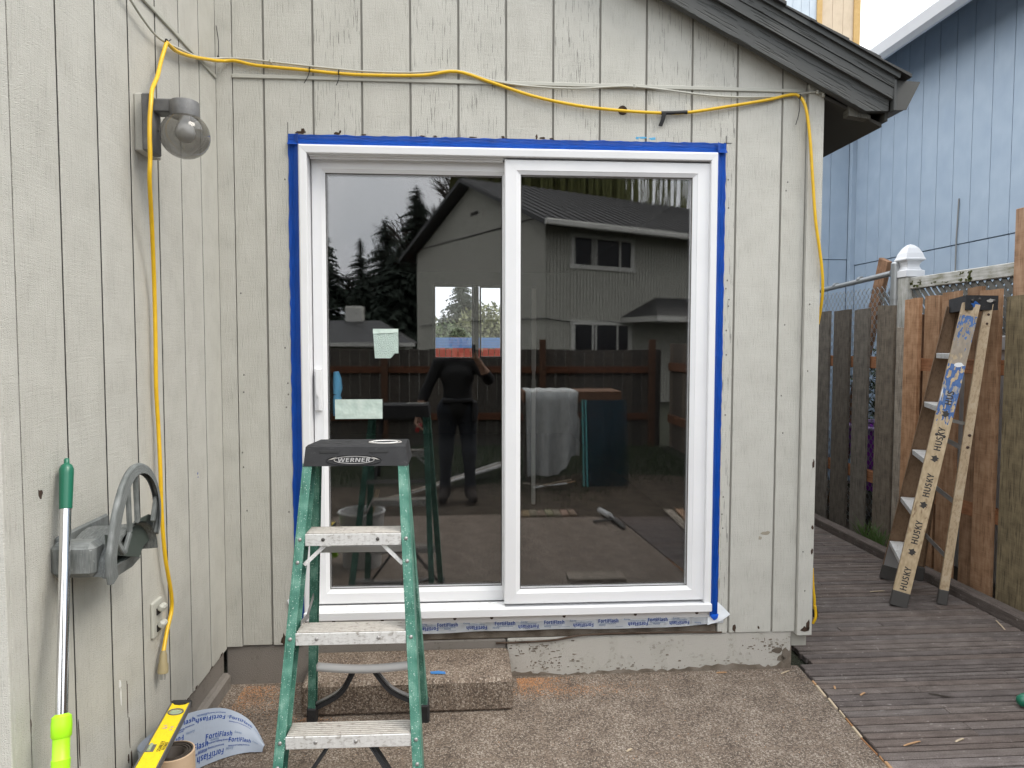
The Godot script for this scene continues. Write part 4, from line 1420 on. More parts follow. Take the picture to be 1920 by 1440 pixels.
	var lv := thing("spirit_level", "yellow spirit level with black end caps lying across the flashing roll", "spirit level")
	var la := Vector3(-0.900, 0.316, 0.79)
	var lb := Vector3(-0.822, 0.345, 1.32)
	var ly := (la - lb).normalized()
	var lz := (Vector3(0.10, 1, 0.18) - ly * ly.dot(Vector3(0.10, 1, 0.18))).normalized()
	var lf := Transform3D(Basis(ly.cross(lz), ly, lz), la)      # local y runs to the far end, local z is up
	s = shape()
	s.xf = lf
	s.box(Vector3(0, -0.28, 0), Vector3(0.056, 0.53, 0.020), 0.003)
	obj("body", s, M.level_yellow, lv)
	for g in [-1, 1]:
		s = shape()
		s.xf = lf
		s.box(Vector3(g * 0.0285, -0.28, 0), Vector3(0.004, 0.53, 0.0235), 0.001)
		obj("edge_rail", s, M.level_edge, lv)
	s = shape()
	s.xf = lf
	s.box(Vector3(0, -0.008, 0), Vector3(0.062, 0.018, 0.027), 0.004)
	s.prism(flat([-0.026, -0.014, 0.026, -0.014, 0.016, -0.03, 0.0, -0.035, -0.016, -0.03]), 0.0, 0.0118)
	obj("end_cap", s, M.black, lv)
	s = shape()
	s.xf = lf * Transform3D(Basis(Vector3(1, 0, 0), Vector3(0, 0, 1), Vector3(0, -1, 0)), Vector3(0, -0.085, 0.0102))
	s.lathe(flat([0.0235, 0.0, 0.0235, 0.0022, 0.020, 0.0022, 0.019, 0.0005]), 22)
	obj("vial_ring", s, M.level_edge, lv)
	s = shape()
	s.xf = lf
	s.ball(Vector3(0, -0.085, 0.0092), Vector3(0.0195, 0.0195, 0.003), 16, 6)
	s.tube(pts([-0.012, -0.085, 0.012, 0.012, -0.085, 0.012]), 0.0042, 8)
	obj("vial", s, M.vial, lv)
	s = shape()
	s.xf = lf
	s.box(Vector3(-0.016, -0.315, 0.0105), Vector3(0.026, 0.042, 0.0016), 0.0006)
	obj("vial_window", s, M.level_edge, lv)
	s = shape()
	s.xf = lf
	s.tube(pts([-0.016, -0.332, 0.0125, -0.016, -0.298, 0.0125]), 0.0055, 8)
	obj("vial", s, M.vial, lv)
	var up := lf * Transform3D(Basis(Vector3(0, 0, 1), PI / 2), Vector3.ZERO)
	written("STANLEY", 0.0105, M.black, lv, lf * Transform3D(Basis(Vector3(0, 0, 1), PI / 2), Vector3(0.010, -0.305, 0.0106)))
	written("FATMAX", 0.0085, M.black, lv, lf * Transform3D(Basis(Vector3(0, 0, 1), PI / 2), Vector3(0.021, -0.305, 0.0106)))
	for i in 5:
		blot(lv, "grime", M.kraft, lf * Transform3D(Basis(), Vector3(r(-0.015, 0.02), r(-0.24, -0.16), 0.0101)), r(0.006, 0.02), r(0.004, 0.012), 0.0004)

# a C-shaped rail from a to b: web on the outer side, flanges towards the middle
func channel(a: Vector3, b: Vector3, outward: Vector3, web: float, flange: float, thick := 0.004) -> Shape:
	var s := shape()
	var y := (b - a).normalized()
	var x := (outward - y * y.dot(outward)).normalized()
	var z := x.cross(y)
	var keep := s.xf
	s.xf = Transform3D(Basis(x, y, z), (a + b) * 0.5)
	var l := a.distance_to(b)
	s.box(Vector3(flange * 0.5 - thick * 0.5, 0, 0), Vector3(thick, l, web), 0.0012)
	for g in [-1, 1]:
		s.box(Vector3(-thick * 0.5, 0, g * (web * 0.5 - thick * 0.5)), Vector3(flange - thick, l - 0.0004, thick - 0.0003), 0.001)
	s.xf = keep
	return s

func rivet(parent: Node, at: Vector3, dir: Vector3, m: Material, size := 0.0065) -> void:
	var s := shape()
	s.xf = Transform3D(Basis(Quaternion(Vector3.UP, dir.normalized())), at)
	s.lathe(flat([size, 0.0, size * 0.92, size * 0.3, size * 0.5, size * 0.55, 0.0, size * 0.62]), 10)
	obj("rivet", s, m, parent)

func build_green_ladder() -> void:
	var t := thing("green_stepladder", "worn green fibreglass stepladder with a black top cap standing before the door", "stepladder", Vector3(-0.3366, 0, 1.0436))
	t.rotation.y = -0.0137
	var lean := -0.2146
	var front := func(u: float, h: float, out := 0.0) -> Vector3: return Vector3(u * (0.2075 - 0.0645 * h + out), h, lean * h)
	for u in [-1.0, 1.0]:
		var a: Vector3 = front.call(u, 0.02, 0.0145)
		var b: Vector3 = front.call(u, 1.094, 0.0145)
		obj("front_rail", channel(a + Vector3(0, 0, -0.034), b + Vector3(0, 0, -0.034), Vector3(u, 0, 0), 0.07, 0.030), M.green, t)
		var s := shape()
		s.bar(a + Vector3(0, -0.02, -0.038), a + Vector3(0, 0.055, -0.052), 0.042, 0.088, Vector3.RIGHT, 0.006)
		obj("foot", s, M.black_plastic, t)
		# rear leg
		var top := Vector3(-0.148, 1.10, -0.36) if u < 0 else Vector3(0.142, 1.10, -0.36)
		var foot := Vector3(-0.250, 0.02, -0.700) if u < 0 else Vector3(0.190, 0.02, -0.705)
		obj("rear_rail", channel(foot, top, Vector3(u, 0, 0), 0.046, 0.028), M.green, t)
		s = shape()
		s.bar(foot + Vector3(0, -0.02, 0), foot.lerp(top, 0.06), 0.036, 0.056, Vector3.RIGHT, 0.005)
		obj("foot", s, M.black_plastic, t)
		# spreader
		s = shape()
		var p0: Vector3 = front.call(u, 0.60, -0.004) + Vector3(0, 0, -0.05)
		var p2 := foot.lerp(top, 0.52)
		s.bar(p0, p0.lerp(p2, 0.5) + Vector3(0, -0.03, 0), 0.003, 0.018, Vector3.RIGHT)
		s.bar(p0.lerp(p2, 0.5) + Vector3(u * 0.003, -0.03, 0), p2, 0.003, 0.018, Vector3.RIGHT)
		obj("spreader", s, M.dull_metal, t)
	# steps with ridged treads
	for k in [1, 2, 3]:
		var h: float = 0.2946 * k
		var a: Vector3 = front.call(-1.0, h)
		var b: Vector3 = front.call(1.0, h)
		var w := b.x - a.x
		var st := Node3D.new()
		st.name = numbered("step", t)
		st.position = (a + b) * 0.5
		t.add_child(st)
		var s := shape(0)
		s.box(Vector3(0, -0.019, 0.001), Vector3(w + 0.001, 0.038, 0.0035), 0.001)
		s.box(Vector3(0, -0.0035, -0.04), Vector3(w + 0.001, 0.005, 0.078), 0.001)
		s.box(Vector3(0, -0.016, -0.079), Vector3(w + 0.001, 0.028, 0.003), 0.001)
		obj("tread", s, M.step_metal, st)
		for i in 7:
			s = shape(0)
			s.box(Vector3(0, 0.0012, -0.006 - i * 0.0115), Vector3(w - 0.004, 0.0052, 0.0066), 0.0016)
			obj("ridge", s, M.step_dirty, st)
		for x in ([-0.105, 0.085] if k != 1 else [-0.09, 0.02]):
			rivet(st, Vector3(x * (1.0 + 0.1 * (2 - k)), -0.018, 0.003), Vector3.BACK, M.dull_metal if k != 3 else M.dark_metal, 0.006)
		for u in [-1.0, 1.0]:
			rivet(t, front.call(u, h - 0.016, 0.015) + Vector3(0, 0, 0.0025), Vector3(0, 0.2, 1), M.dull_metal, 0.006)
			if k != 2:
				rivet(t, front.call(u, h - 0.085, 0.015) + Vector3(0, 0, 0.0025), Vector3(0, 0.2, 1), M.dull_metal, 0.006)
				s = shape()
				var p0: Vector3 = front.call(u, h - 0.004) + Vector3(-u * 0.085, -0.014, -0.03)
				var p1: Vector3 = front.call(u, h - 0.10) + Vector3(-u * 0.002, 0, -0.03)
				if k == 1:
					p0 = front.call(u, h - 0.004) + Vector3(-u * 0.13, -0.03, -0.03)
					p1 = front.call(u, 0.06) + Vector3(-u * 0.002, 0, -0.03)
				s.bar(p0, p1, 0.004, 0.024 if k == 3 else 0.05, (p1 - p0).cross(Vector3.BACK))
				s.bar(p0 + Vector3(0, 0.002, 0.012), p1 + Vector3(0, 0.002, 0.012), 0.012, 0.003, (p1 - p0).cross(Vector3.BACK))
				obj("knee_brace", s, M.step_metal if k == 3 else M.black_plastic, t)
	# rear crossbars and braces
	var rear := func(u: float, f: float) -> Vector3:
		return (Vector3(-0.236, 0.02, -0.700) if u < 0 else Vector3(0.177, 0.02, -0.705)).lerp(Vector3(-0.134, 1.13, -0.36) if u < 0 else Vector3(0.144, 1.13, -0.36), f)
	var s := shape(0)
	var ca: Vector3 = rear.call(-1.0, 0.225)
	var cb: Vector3 = rear.call(1.0, 0.225)
	var rows := [[], [], []]
	for i in 13:
		var f := i / 12.0
		var m := ca.lerp(cb, f) + Vector3(0, -0.012 * sin(f * PI), 0.004 * sin(f * PI))
		rows[0].append(m + Vector3(0, 0.0, -0.012))
		rows[1].append(m + Vector3(0, 0.0, 0.012))
		rows[2].append(m + Vector3(0, -0.022, 0.0125))
	s.skin(rows, 0.003)
	obj("rear_crossbar", s, M.dull_metal, t)
	s = shape(0)
	s.bar(rear.call(-1.0, 0.66), rear.call(1.0, 0.66), 0.022, 0.004, Vector3.UP)
	obj("rear_crossbar", s, M.dull_metal, t)
	for u in [-1.0, 1.0]:
		var p1: Vector3 = rear.call(u, 0.06)
		var p0: Vector3 = ca.lerp(cb, 0.36 if u < 0 else 0.56) + Vector3(0, -0.016, 0)
		var mid := p0.lerp(p1, 0.5) + Vector3(-u * 0.02, -0.018, 0.0)
		var path := curve(PackedVector3Array([p0, mid, p1]), 5)
		var rr := [[], []]
		for q in path:
			rr[0].append(q + Vector3(0, 0.002, -0.012))
			rr[1].append(q + Vector3(0, 0.002, 0.012))
		s = shape()
		s.skin(rr, 0.004)
		obj("rear_brace", s, M.dull_metal, t)
		s = shape()
		for i in path.size() - 1:
			s.bar(path[i] + Vector3(0, -0.012, 0.004), path[i + 1] + Vector3(0, -0.012, 0.004), 0.022, 0.004, Vector3.UP)
		obj("rear_brace", s, M.black_plastic, t)
	# top cap
	var cap := Node3D.new()
	cap.name = "top_cap"
	cap.position = Vector3(0.0035, 1.093, -0.2305)
	t.add_child(cap)
	s = shape(0)
	var q := []
	for e in [[0.0, 0.167, 0.0, 0.158, 0.162], [0.060, 0.162, -0.014, 0.148, 0.158], [0.066, 0.156, -0.024, 0.142, 0.156]]:
		var deep: float = 0.205 if e[0] < 0.03 else (0.175 if e[0] < 0.063 else 0.16)
		q.append([Vector3(-e[1], e[0], e[2]), Vector3(e[1] if e[0] < 0.03 else e[4], e[0], e[2]), Vector3((e[4] if e[0] < 0.03 else e[4] - 0.002), e[0], -deep), Vector3(-e[3], e[0], -deep)])
	for i in 2:
		for k in 4:
			var m: Vector3 = (q[i][k] + q[i][(k + 1) % 4]) * 0.5 - Vector3(0, q[i][k].y, -0.1)
			s.quad(q[i][k], q[i][(k + 1) % 4], q[i + 1][(k + 1) % 4], q[i + 1][k], m + Vector3(0, 0.05, 0))
	s.quad(q[2][0], q[2][1], q[2][2], q[2][3], Vector3.UP)
	s.quad(q[0][0], q[0][1], q[0][2], q[0][3], Vector3.DOWN)
	obj("cap_body", s, M.black_plastic, cap)
	var face := Transform3D(Basis(Vector3(1, 0, 0), -0.235), Vector3(0, 0.030, -0.0062))       # the sloping front face
	for x in [-0.086, 0.072]:
		s = shape(0)
		s.xf = face
		s.box(Vector3(x, 0.0155, 0.0004), Vector3(0.062, 0.0085, 0.0016), 0.0007)
		obj("slot_shade", s, M.black, cap)  # raised black bar in place of a recess, its shade given by colour
	for k in 2:
		var ring := PackedVector3Array()
		for i in 41:
			var a := TAU * i / 40.0
			ring.append(face * Vector3(cos(a) * [0.088, 0.064][k] - 0.006, -0.0115 + sin(a) * [0.0165, 0.0115][k], 0.0012))
		s = shape()
		s.tube(ring, 0.0015, 6, false)
		obj("badge_ring", s, M.black_plastic if k == 0 else M.dull_metal, cap)
	for g in [-1, 1]:
		s = shape()
		s.xf = face
		s.prism(flat([g * 0.083 - 0.006, -0.0115, g * 0.07 - 0.006, -0.006, g * 0.055 - 0.006, -0.001, g * 0.066 - 0.006, -0.0085]), 0.0, 0.0015)
		obj("worn_edge", s, M.dust, cap)
	var word := written("WERNER", 0.0135, M.dull_metal, cap, face * Transform3D(Basis(Vector3(1, 0, 0), Vector3(0.12, 1, 0), Vector3(0, 0, 1)), Vector3(-0.006, -0.0115, 0.0022)), 1.35)
	word.set_meta("label", "worn raised maker's lettering")
	# tool rest rings, drips and dried paint on the top
	for e in [[0.085, -0.082, 0.052, 0.038], [0.082, -0.084, 0.043, 0.03]]:
		var ring := PackedVector3Array()
		for i in 33:
			var a := TAU * i / 32.0
			ring.append(Vector3(e[0] + cos(a) * e[2] * (1.0 + 0.05 * sin(a * 5.0)), 0.0665, e[1] + sin(a) * e[3]))
		s = shape()
		s.tube(ring, 0.0022, 6, false)
		obj("dried_paint_ring", s, M.dust if e[2] > 0.05 else M.step_metal, cap)
	for e in [[-0.065, -0.06, 0.014], [-0.105, -0.075, 0.011], [-0.035, -0.1, 0.012]]:
		s = shape()
		s.xf = Transform3D(Basis(), Vector3(e[0], 0.0662, e[1]))
		s.lathe(flat([e[2], 0.0, e[2] * 0.9, 0.0006, 0.0, 0.0007]), 14)
		obj("tool_hole", s, M.black, cap)

func build_tan_ladder() -> void:
	var t := thing("tan_stepladder", "tan fibreglass stepladder smeared with blue paint, leaning shut against the wooden fence", "stepladder")
	var nf := [Vector3(2.487, 0.0, -0.73), Vector3(2.895, 1.72, -0.775)]
	var ff := [Vector3(2.705, 0.0, -1.19), Vector3(3.03, 1.72, -1.10)]
	var nr := [Vector3(2.758, 0.0, -0.745), Vector3(3.005, 1.72, -0.785)]
	var fr := [Vector3(2.90, 0.0, -1.17), Vector3(3.055, 1.72, -1.09)]
	var side := Vector3(0.22, 0, -0.42).normalized()               # from the near rails to the far ones
	# paint stains of the near rail: blue where it was daubed
	var w := 64
	var h := 1024
	var g := grain(64, 1024, 1, 2, 0.06, 71)
	var g2 := grain(64, 1024, 1, 2, 0.05, 72)
	var im := Image.create(w, h, false, Image.FORMAT_RGB8)
	for y in h:
		var f := 1.0 - y / float(h)
		for x in w:
			var a := g[y * w + x] / 255.0
			var b := g2[y * w + x] / 255.0
			var c := C(.40, .29, .165).lerp(C(.60, .47, .30), a)
			c = c.lerp(C(.26, .16, .08), clampf((b - 0.62) * 4.0, 0, 1) * smoothstep(0.55, 0.3, f) * smoothstep(0.1, 0.3, f))
			var blue := smoothstep(0.62, 0.64, f + (a - 0.5) * 0.08) * (1.0 if f < 0.80 else 0.0) + smoothstep(0.90, 0.95, f + (a - 0.5) * 0.25)
			var grey := smoothstep(0.78, 0.82, f + (b - 0.5) * 0.1)
			c = c.lerp(C(.20, .17, .14).lerp(C(.34, .29, .23), b), grey * 0.85)
			if blue * (0.45 + a) > 0.42 and b > 0.33:
				c = C(.015, .075, .27).lerp(C(.08, .17, .38), b)
			if f > 0.675 and f < 0.73 and b < 0.5:
				c = c.lerp(C(.34, .33, .31), 0.7)
			im.set_pixel(x, y, c.linear_to_srgb())
	var stained := surf(ImageTexture.create_from_image(im), null, 0, Vector2(1, 1), 0.5)
	# rails are placed by hand so that the printed one carries its stains
	var rail := func(e: Array, out: Vector3, web: float, flange: float, m: Material, called: String) -> void:
		obj(called, channel(e[0] + (e[1] - e[0]).normalized() * 0.03, e[1], out, web, flange, 0.004), m, t)
	rail.call(nf, -side, 0.088, 0.030, M.tan_glass, "front_rail")
	rail.call(ff, side, 0.088, 0.030, M.tan_shaded_inside, "front_rail")
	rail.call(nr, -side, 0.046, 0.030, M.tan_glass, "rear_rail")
	rail.call(fr, side, 0.046, 0.026, M.tan_shaded_inside, "rear_rail")
	var y: Vector3 = (nf[1] - nf[0]).normalized()
	var out := (-side - y * y.dot(-side)).normalized()
	var across := y.cross(out)                                      # to the right as seen from the outside
	var l: float = nf[0].distance_to(nf[1])
	var web := Transform3D(Basis(across, y, out), nf[0] + out * 0.0154)
	var s := shape()
	s.xf = web
	var i0 := []
	for f in [0.03, l - 0.07]:
		for x in [-0.0435, 0.0435]:
			i0.append(s.put(Vector3(x, f, 0.0), Vector3.BACK, Vector2((x + 0.0435) / 0.087, 1.0 - f / l)))
	s.face(i0[0], i0[1], i0[3])
	s.face(i0[0], i0[3], i0[2])
	obj("stained_face", s, stained, t)
	for f in [0.05, 0.32, 0.595, 0.865, 1.125]:
		var word := "HUSKY" if f < 1.0 else "HUS"
		var at := web * Transform3D(Basis(Vector3(0, 0, 1), PI / 2), Vector3(0.004, f + 0.115 - (0.02 if f > 1.0 else 0.0), 0.0012))
		written(word, 0.034, M.print_dark, t, at, 0.92)
		if f > 0.1:
			s = shape()                                             # a pointed-eared dog's head before the word
			s.xf = web * Transform3D(Basis(Vector3(0, 0, 1), PI / 2), Vector3(0.004, f + 0.005, 0.0008))
			s.prism(flat([-0.024, -0.004, -0.018, 0.008, -0.014, 0.022, -0.008, 0.012, 0.0, 0.013, 0.008, 0.023, 0.010, 0.008, 0.018, -0.004, 0.008, -0.008, 0.002, -0.02, -0.006, -0.012, -0.012, -0.018, -0.014, -0.008]), 0.0, 0.0004)
			s.prism(flat([-0.004, -0.002, 0.004, 0.003, 0.005, -0.001, 0.0, -0.006]), 0.0004, 0.0006)
			obj("dog_emblem", s, M.print_dark, t)
	for e in [[0.60, -0.018], [0.60, 0.02], [1.005, -0.016], [1.00, 0.022]]:
		if e[0] > 0.9:
			rivet(t, web * Vector3(e[1], e[0], 0.001), out, M.dark_metal, 0.0085)
	for f in [0.93, 1.0]:
		rivet(t, nr[0].lerp(nr[1], f / l) + out * 0.0158 + across * 0.006, out, M.rust, 0.0085)
	for f in [0.955, 0.985]:
		rivet(t, nr[0].lerp(nr[1], f - 0.02) + out * 0.0158 + across * 0.006, out, M.rust, 0.007)
	for e in [[nf, 0.092, 0.036], [ff, 0.092, 0.036], [nr, 0.052, 0.036], [fr, 0.05, 0.034]]:
		s = shape()
		s.bar(e[0][0], e[0][0].lerp(e[0][1], 0.05), e[2], e[1], side, 0.004)
		obj("foot", s, M.dark_metal, t)
	s = shape()
	s.bar(ff[0].lerp(ff[1], 0.03) - side * 0.006, ff[0].lerp(ff[1], 0.14) - side * 0.006, 0.08, 0.004, across)
	obj("boot_plate", s, M.dull_metal, t)
	# steps and rear bars
	for f in [0.145, 0.31, 0.485, 0.66, 0.835]:
		var a: Vector3 = nf[0].lerp(nf[1], f) + side * 0.012
		var b: Vector3 = ff[0].lerp(ff[1], f) - side * 0.012
		var st := Node3D.new()
		st.name = numbered("step", t)
		t.add_child(st)
		s = shape()
		s.bar(a, b, 0.004, 0.078, Vector3.UP, 0.001)
		obj("tread", s, M.step_metal, st)
		s = shape()
		var fwd := (b - a).cross(Vector3.UP).normalized()
		if fwd.x > 0:
			fwd = -fwd
		s.bar(a + fwd * 0.039 + Vector3(0, -0.014, 0), b + fwd * 0.039 + Vector3(0, -0.014, 0), 0.030, 0.003, Vector3.UP, 0.001)
		obj("riser", s, M.step_metal, st)
	for f in [0.15, 0.335, 0.515]:
		s = shape()
		s.bar(nr[0].lerp(nr[1], f) + side * 0.01, fr[0].lerp(fr[1], f + 0.02) - side * 0.01, 0.03, 0.004, Vector3.UP)
		obj("rear_bar", s, M.dull_metal, t)
	s = shape()
	s.bar(nf[0].lerp(nf[1], 0.62) + side * 0.05, nr[0].lerp(nr[1], 0.60) + side * 0.03, 0.02, 0.003, Vector3.UP)
	obj("spreader", s, M.galvanised, t)
	# top cap: a moulded block that caps both pairs of rails
	var ct := Vector3(2.955, 1.727, -0.96)
	var cx: Vector3 = (nr[1] - nf[1]).normalized()
	var cz: Vector3 = (-side - cx * cx.dot(-side)).normalized()
	s = shape()
	s.xf = Transform3D(Basis(cx, cz.cross(cx), cz), ct)
	s.xf = down
	s.prism(flat([2.848, -0.752, 3.048, -0.765, 3.098, -1.125, 3.015, -1.135]), -1.768, -1.686)
	obj("top_cap", s, tone(M.black_plastic, C(1.1, 1.1, 1.1)), t)
	s.xf = Transform3D(Basis(Vector3(1, 0, -0.065).normalized(), Vector3.UP, Vector3(0.065, 0, 1).normalized()), Vector3(2.948, 1.727, -0.9575))
	cz = s.xf.basis.z
	for e in [[-0.075, 0.012], [-0.03, 0.02], [-0.04, -0.018], [0.06, 0.01]]:
		rivet(t, s.xf * Vector3(e[0], e[1], 0.2), cz, M.dark_metal, 0.008)
	blot(t, "blue_smear", mat(C(.02, .10, .34), 0.5), s.xf * Transform3D(Basis(), Vector3(-0.055, -0.012, 0.2003)), 0.06, 0.04, 0.0006)
	blot(t, "white_smear", M.dust, s.xf * Transform3D(Basis(), Vector3(0.04, 0.012, 0.2003)), 0.06, 0.02, 0.0006)
	blot(t, "torn_label", M.white_paint, web * Transform3D(Basis(), Vector3(0.008, l * 0.80, 0.0006)), 0.06, 0.03, 0.0006)
	blot(t, "torn_label", M.white_paint, web * Transform3D(Basis(), Vector3(-0.04, l * 0.70, 0.0006)), 0.008, 0.09, 0.0006)

const FX := 3.12                       # the fence's face towards the walkway
func fz(z: float) -> float: return 3.148 + (z - 3.148) * 1.0471     # measured at 2.98 m, moved to the fence's plane
func fy(y: float) -> float: return 1.481 + (y - 1.481) * 1.0471

func picket(parent: Node, z0: float, z1: float, top: float, m: Material, low := 0.0, thick := 0.022, x := FX) -> void:
	var s := shape()
	var k := r(-0.006, 0.006)
	s.xf = Transform3D(Basis(Vector3(0, 0, -1), Vector3(0, 1, 0), Vector3(1, 0, 0)), Vector3(x + r(-0.003, 0.003), 0, 0))
	var w := z1 - z0
	var a := -z1
	s.prism(flat([a, low + r(-0.01, 0.01), a + w, low + r(-0.01, 0.01), a + w + k * 0.3, top + k, a + w * 0.7, top + r(-0.004, 0.004), a + w * 0.3, top + r(-0.004, 0.004), a + k * 0.3, top - k]), 0.0, thick)
	obj("picket", s, m, parent)

func build_fences() -> void:
	var f := thing("wooden_fence", "weathered picket fence of dark and brown boards along the wooden walkway", "fence")
	var dk := [M.old_wood, tone(M.old_wood, C(.72, .69, .66)), tone(M.old_wood, C(1.18, 1.1, 1.0)), M.old_wood_green]
	for e in [[-2.737, -2.525, 1.762, 0], [-2.458, -2.218, 1.760, 1], [-2.151, -1.949, 1.753, 0], [-1.848, -1.637, 1.766, 2]]:
		picket(f, fz(e[0] + 0.006), fz(e[1] - 0.006), fy(e[2]), dk[e[3]])
	picket(f, fz(-1.617), fz(-1.53), fy(1.605), M.grey_wood, 0.0, 0.03, FX + 0.006)
	for e in [[-1.522, -1.372, 1.793, -0.004, 0], [-1.352, -1.207, 1.801, 0.028, 1], [-1.150, -1.0, 1.812, 0.004, 1], [-0.962, -0.846, 1.826, 0.03, 2], [-0.822, -0.672, 1.80, 0.0, 1], [-0.60, -0.36, 1.752, -0.012, 3], [-0.31, -0.12, 1.76, 0.0, 3]]:
		picket(f, fz(e[0]), fz(e[1]), fy(e[2]), [tone(M.cedar, C(1.25, 1.14, 1.02)), tone(M.cedar, C(1.0, .95, .88)), tone(M.cedar, C(.72, .68, .63)), tone(M.old_wood_green, C(1.5, 1.35, 1.2))][e[4]], -0.01, 0.026 if e[4] < 3 else 0.04, FX + e[3])
	# farther boards: behind the house corner and on towards the lawn
	var z := -6.9
	while z < -2.95:
		picket(f, z, z + 0.2, 1.77 + r(-0.02, 0.02), dk[rng.randi() % 4])
		z += 0.265
	z = 0.0
	while z < 7.4:
		picket(f, z, z + 0.145, 1.5 + r(-0.012, 0.012), tone(dk[rng.randi() % 3], C(.95, .92, .9)), -0.04)
		z += 0.152
	for e in [[-4.9, 4.2, 1.355, 0.09], [-4.9, 4.2, 0.475, 0.09]]:
		var s := shape(2)
		s.box(Vector3(FX + 0.047, e[2], e[0] + e[1] * 0.5), Vector3(0.04, e[3], e[1]), 0.003)
		obj("rail", s, M.rail_wood, f)
	for y in [1.17, 0.40]:
		var s := shape(2)
		s.box(Vector3(FX - 0.022, y, 3.7), Vector3(0.038, 0.12, 7.4), 0.003)
		obj("rail", s, tone(M.rail_wood, C(.5, .45, .4)), f)
	for e in [-1.45, -0.52]:
		var s := shape()
		s.box(Vector3(FX + 0.075, 0.85, fz(e)), Vector3(0.085, 1.7, 0.085), 0.004)
		obj("post", s, M.cedar_dark, f)

	# chain link behind the dark pickets
	var c := thing("chain_link_fence", "galvanised chain link fence behind the dark spaced pickets", "fence")
	var cx := 3.27
	var k := (cx - 0.01) / 3.14
	var cz := func(zz: float) -> float: return 3.148 + (zz - 3.148) * k
	var cy := func(yy: float) -> float: return 1.481 + (yy - 1.481) * k
	var z_end: float = cz.call(-1.962)
	var s := shape()
	s.tube(pts([cx, cy.call(1.96), -6.5, cx, cy.call(1.965), cz.call(-3.0), cx, cy.call(2.012), z_end]), 0.021, 10)
	obj("top_rail", s, M.galvanised, c)
	for q in [cz.call(-2.75), cz.call(-2.38)]:
		s = shape()
		s.tube(pts([cx, cy.call(1.984 + 0.045 * (q + 3.05)), q - 0.02, cx, cy.call(1.984 + 0.045 * (q + 3.09)), q + 0.02]), 0.0235, 10)
		obj("rail_sleeve", s, M.galvanised, c)
	s = shape()
	s.tube(pts([cx + 0.005, -0.02, z_end + 0.035, cx + 0.005, cy.call(2.075), z_end + 0.035]), 0.03, 12)
	s.ball(Vector3(cx + 0.005, cy.call(2.075), z_end + 0.035), Vector3(0.031, 0.02, 0.031), 12, 6)
	obj("post", s, M.galvanised, c)
	for yy in [1.83, 1.2, 0.6]:
		s = shape()
		s.xf = Transform3D(Basis(), Vector3(cx + 0.005, cy.call(yy), z_end + 0.035))
		s.lathe(flat([0.031, -0.012, 0.0345, -0.012, 0.0345, 0.012, 0.031, 0.012]), 14)
		s.box(Vector3(0, 0, -0.045), Vector3(0.012, 0.03, 0.03), 0.003)
		obj("tension_band", s, M.galvanised, c)
	s = shape()
	var pitch := 0.062
	for d in [-1.0, 1.0]:
		var n := 0
		var y_top: float = cy.call(1.94)
		for i in 120:
			var z0 := -6.4 + i * pitch
			var p := PackedVector3Array()
			var y := 0.0
			var zz: float = z0 + (0.0 if d > 0 else 0.0)
			# each wire zigzags up: one mesh for the whole net
			while y < y_top:
				p.append(Vector3(cx + (0.005 if n % 2 else -0.005) * d, y, zz + (pitch * 0.5 * d if n % 2 else 0.0)))
				y += pitch * 0.55
				n += 1
			n = 0
			if zz < z_end and zz > -5.0:
				s.tube(p, 0.0028, 3, false)
	var net := obj("wire_net", s, M.galvanised, c)
	net.set_meta("kind", "stuff")

	# white vinyl fence with a lattice
	var v := thing("vinyl_fence", "white vinyl fence post with pointed cap, mossy top rail and grey lattice behind the boards", "fence")
	var vx := 3.285
	var kv := (vx - 0.01) / 3.11
	var vz := func(zz: float) -> float: return 3.148 + (zz - 3.148) * kv
	var vy := func(yy: float) -> float: return 1.481 + (yy - 1.481) * kv
	var pz := -2.055
	s = shape()
	s.box(Vector3(vx + 0.06, 0.9975, pz), Vector3(0.127, 1.995, 0.127), 0.004)
	obj("post", s, M.mossy, v)
	s = shape()
	s.xf = Transform3D(Basis(Vector3.UP, PI / 4), Vector3(vx + 0.06, 1.993, pz))
	var q2 := 1.4142
	s.lathe(flat([0.072 * q2, 0.0, 0.072 * q2, 0.045, 0.056 * q2, 0.055, 0.047 * q2, 0.075, 0.047 * q2, 0.09, 0.056 * q2, 0.11, 0.076 * q2, 0.125, 0.076 * q2, 0.133, 0.070 * q2, 0.14, 0.060 * q2, 0.175, 0.040 * q2, 0.215, 0.018 * q2, 0.238, 0.0, 0.245]), 4)
	obj("post_cap", s, M.vinyl, v)
	s = shape()
	s.box(Vector3(vx + 0.09, 1.972, pz + 0.0645), Vector3(0.05, 0.024, 0.004))
	obj("rail_slot", s, M.black, v)
	var yr := 1.9425
	s = shape(2)
	s.box(Vector3(vx + 0.05, yr, pz + 1.56), Vector3(0.05, 0.084, 3.0), 0.005)
	obj("top_rail", s, M.mossy, v)
	for e in [[-2.02, 1.93, 0.05, 0.035], [-1.97, 1.945, 0.06, 0.03], [-1.90, 1.935, 0.09, 0.04], [-1.87, 1.95, 0.04, 0.02], [-1.40, 1.935, 0.10, 0.05], [-1.37, 1.95, 0.06, 0.03], [-1.44, 1.955, 0.04, 0.03], [-1.72, 1.93, 0.05, 0.015], [-1.6, 1.92, 0.07, 0.01]]:
		for n in 5:
			blot(v, "moss", M.moss, Transform3D(sideways.basis * Basis(Vector3.UP, PI), Vector3(vx + 0.025, e[1] + r(-0.5, 0.5) * e[3], e[0] + r(-0.5, 0.5) * e[2])), e[2] * r(0.2, 0.5), e[3] * r(0.2, 0.6), 0.002)
	s = shape(2)
	s.box(Vector3(vx + 0.05, 1.50, pz + 1.56), Vector3(0.045, 0.09, 3.0), 0.005)
	obj("mid_rail", s, M.vinyl, v)
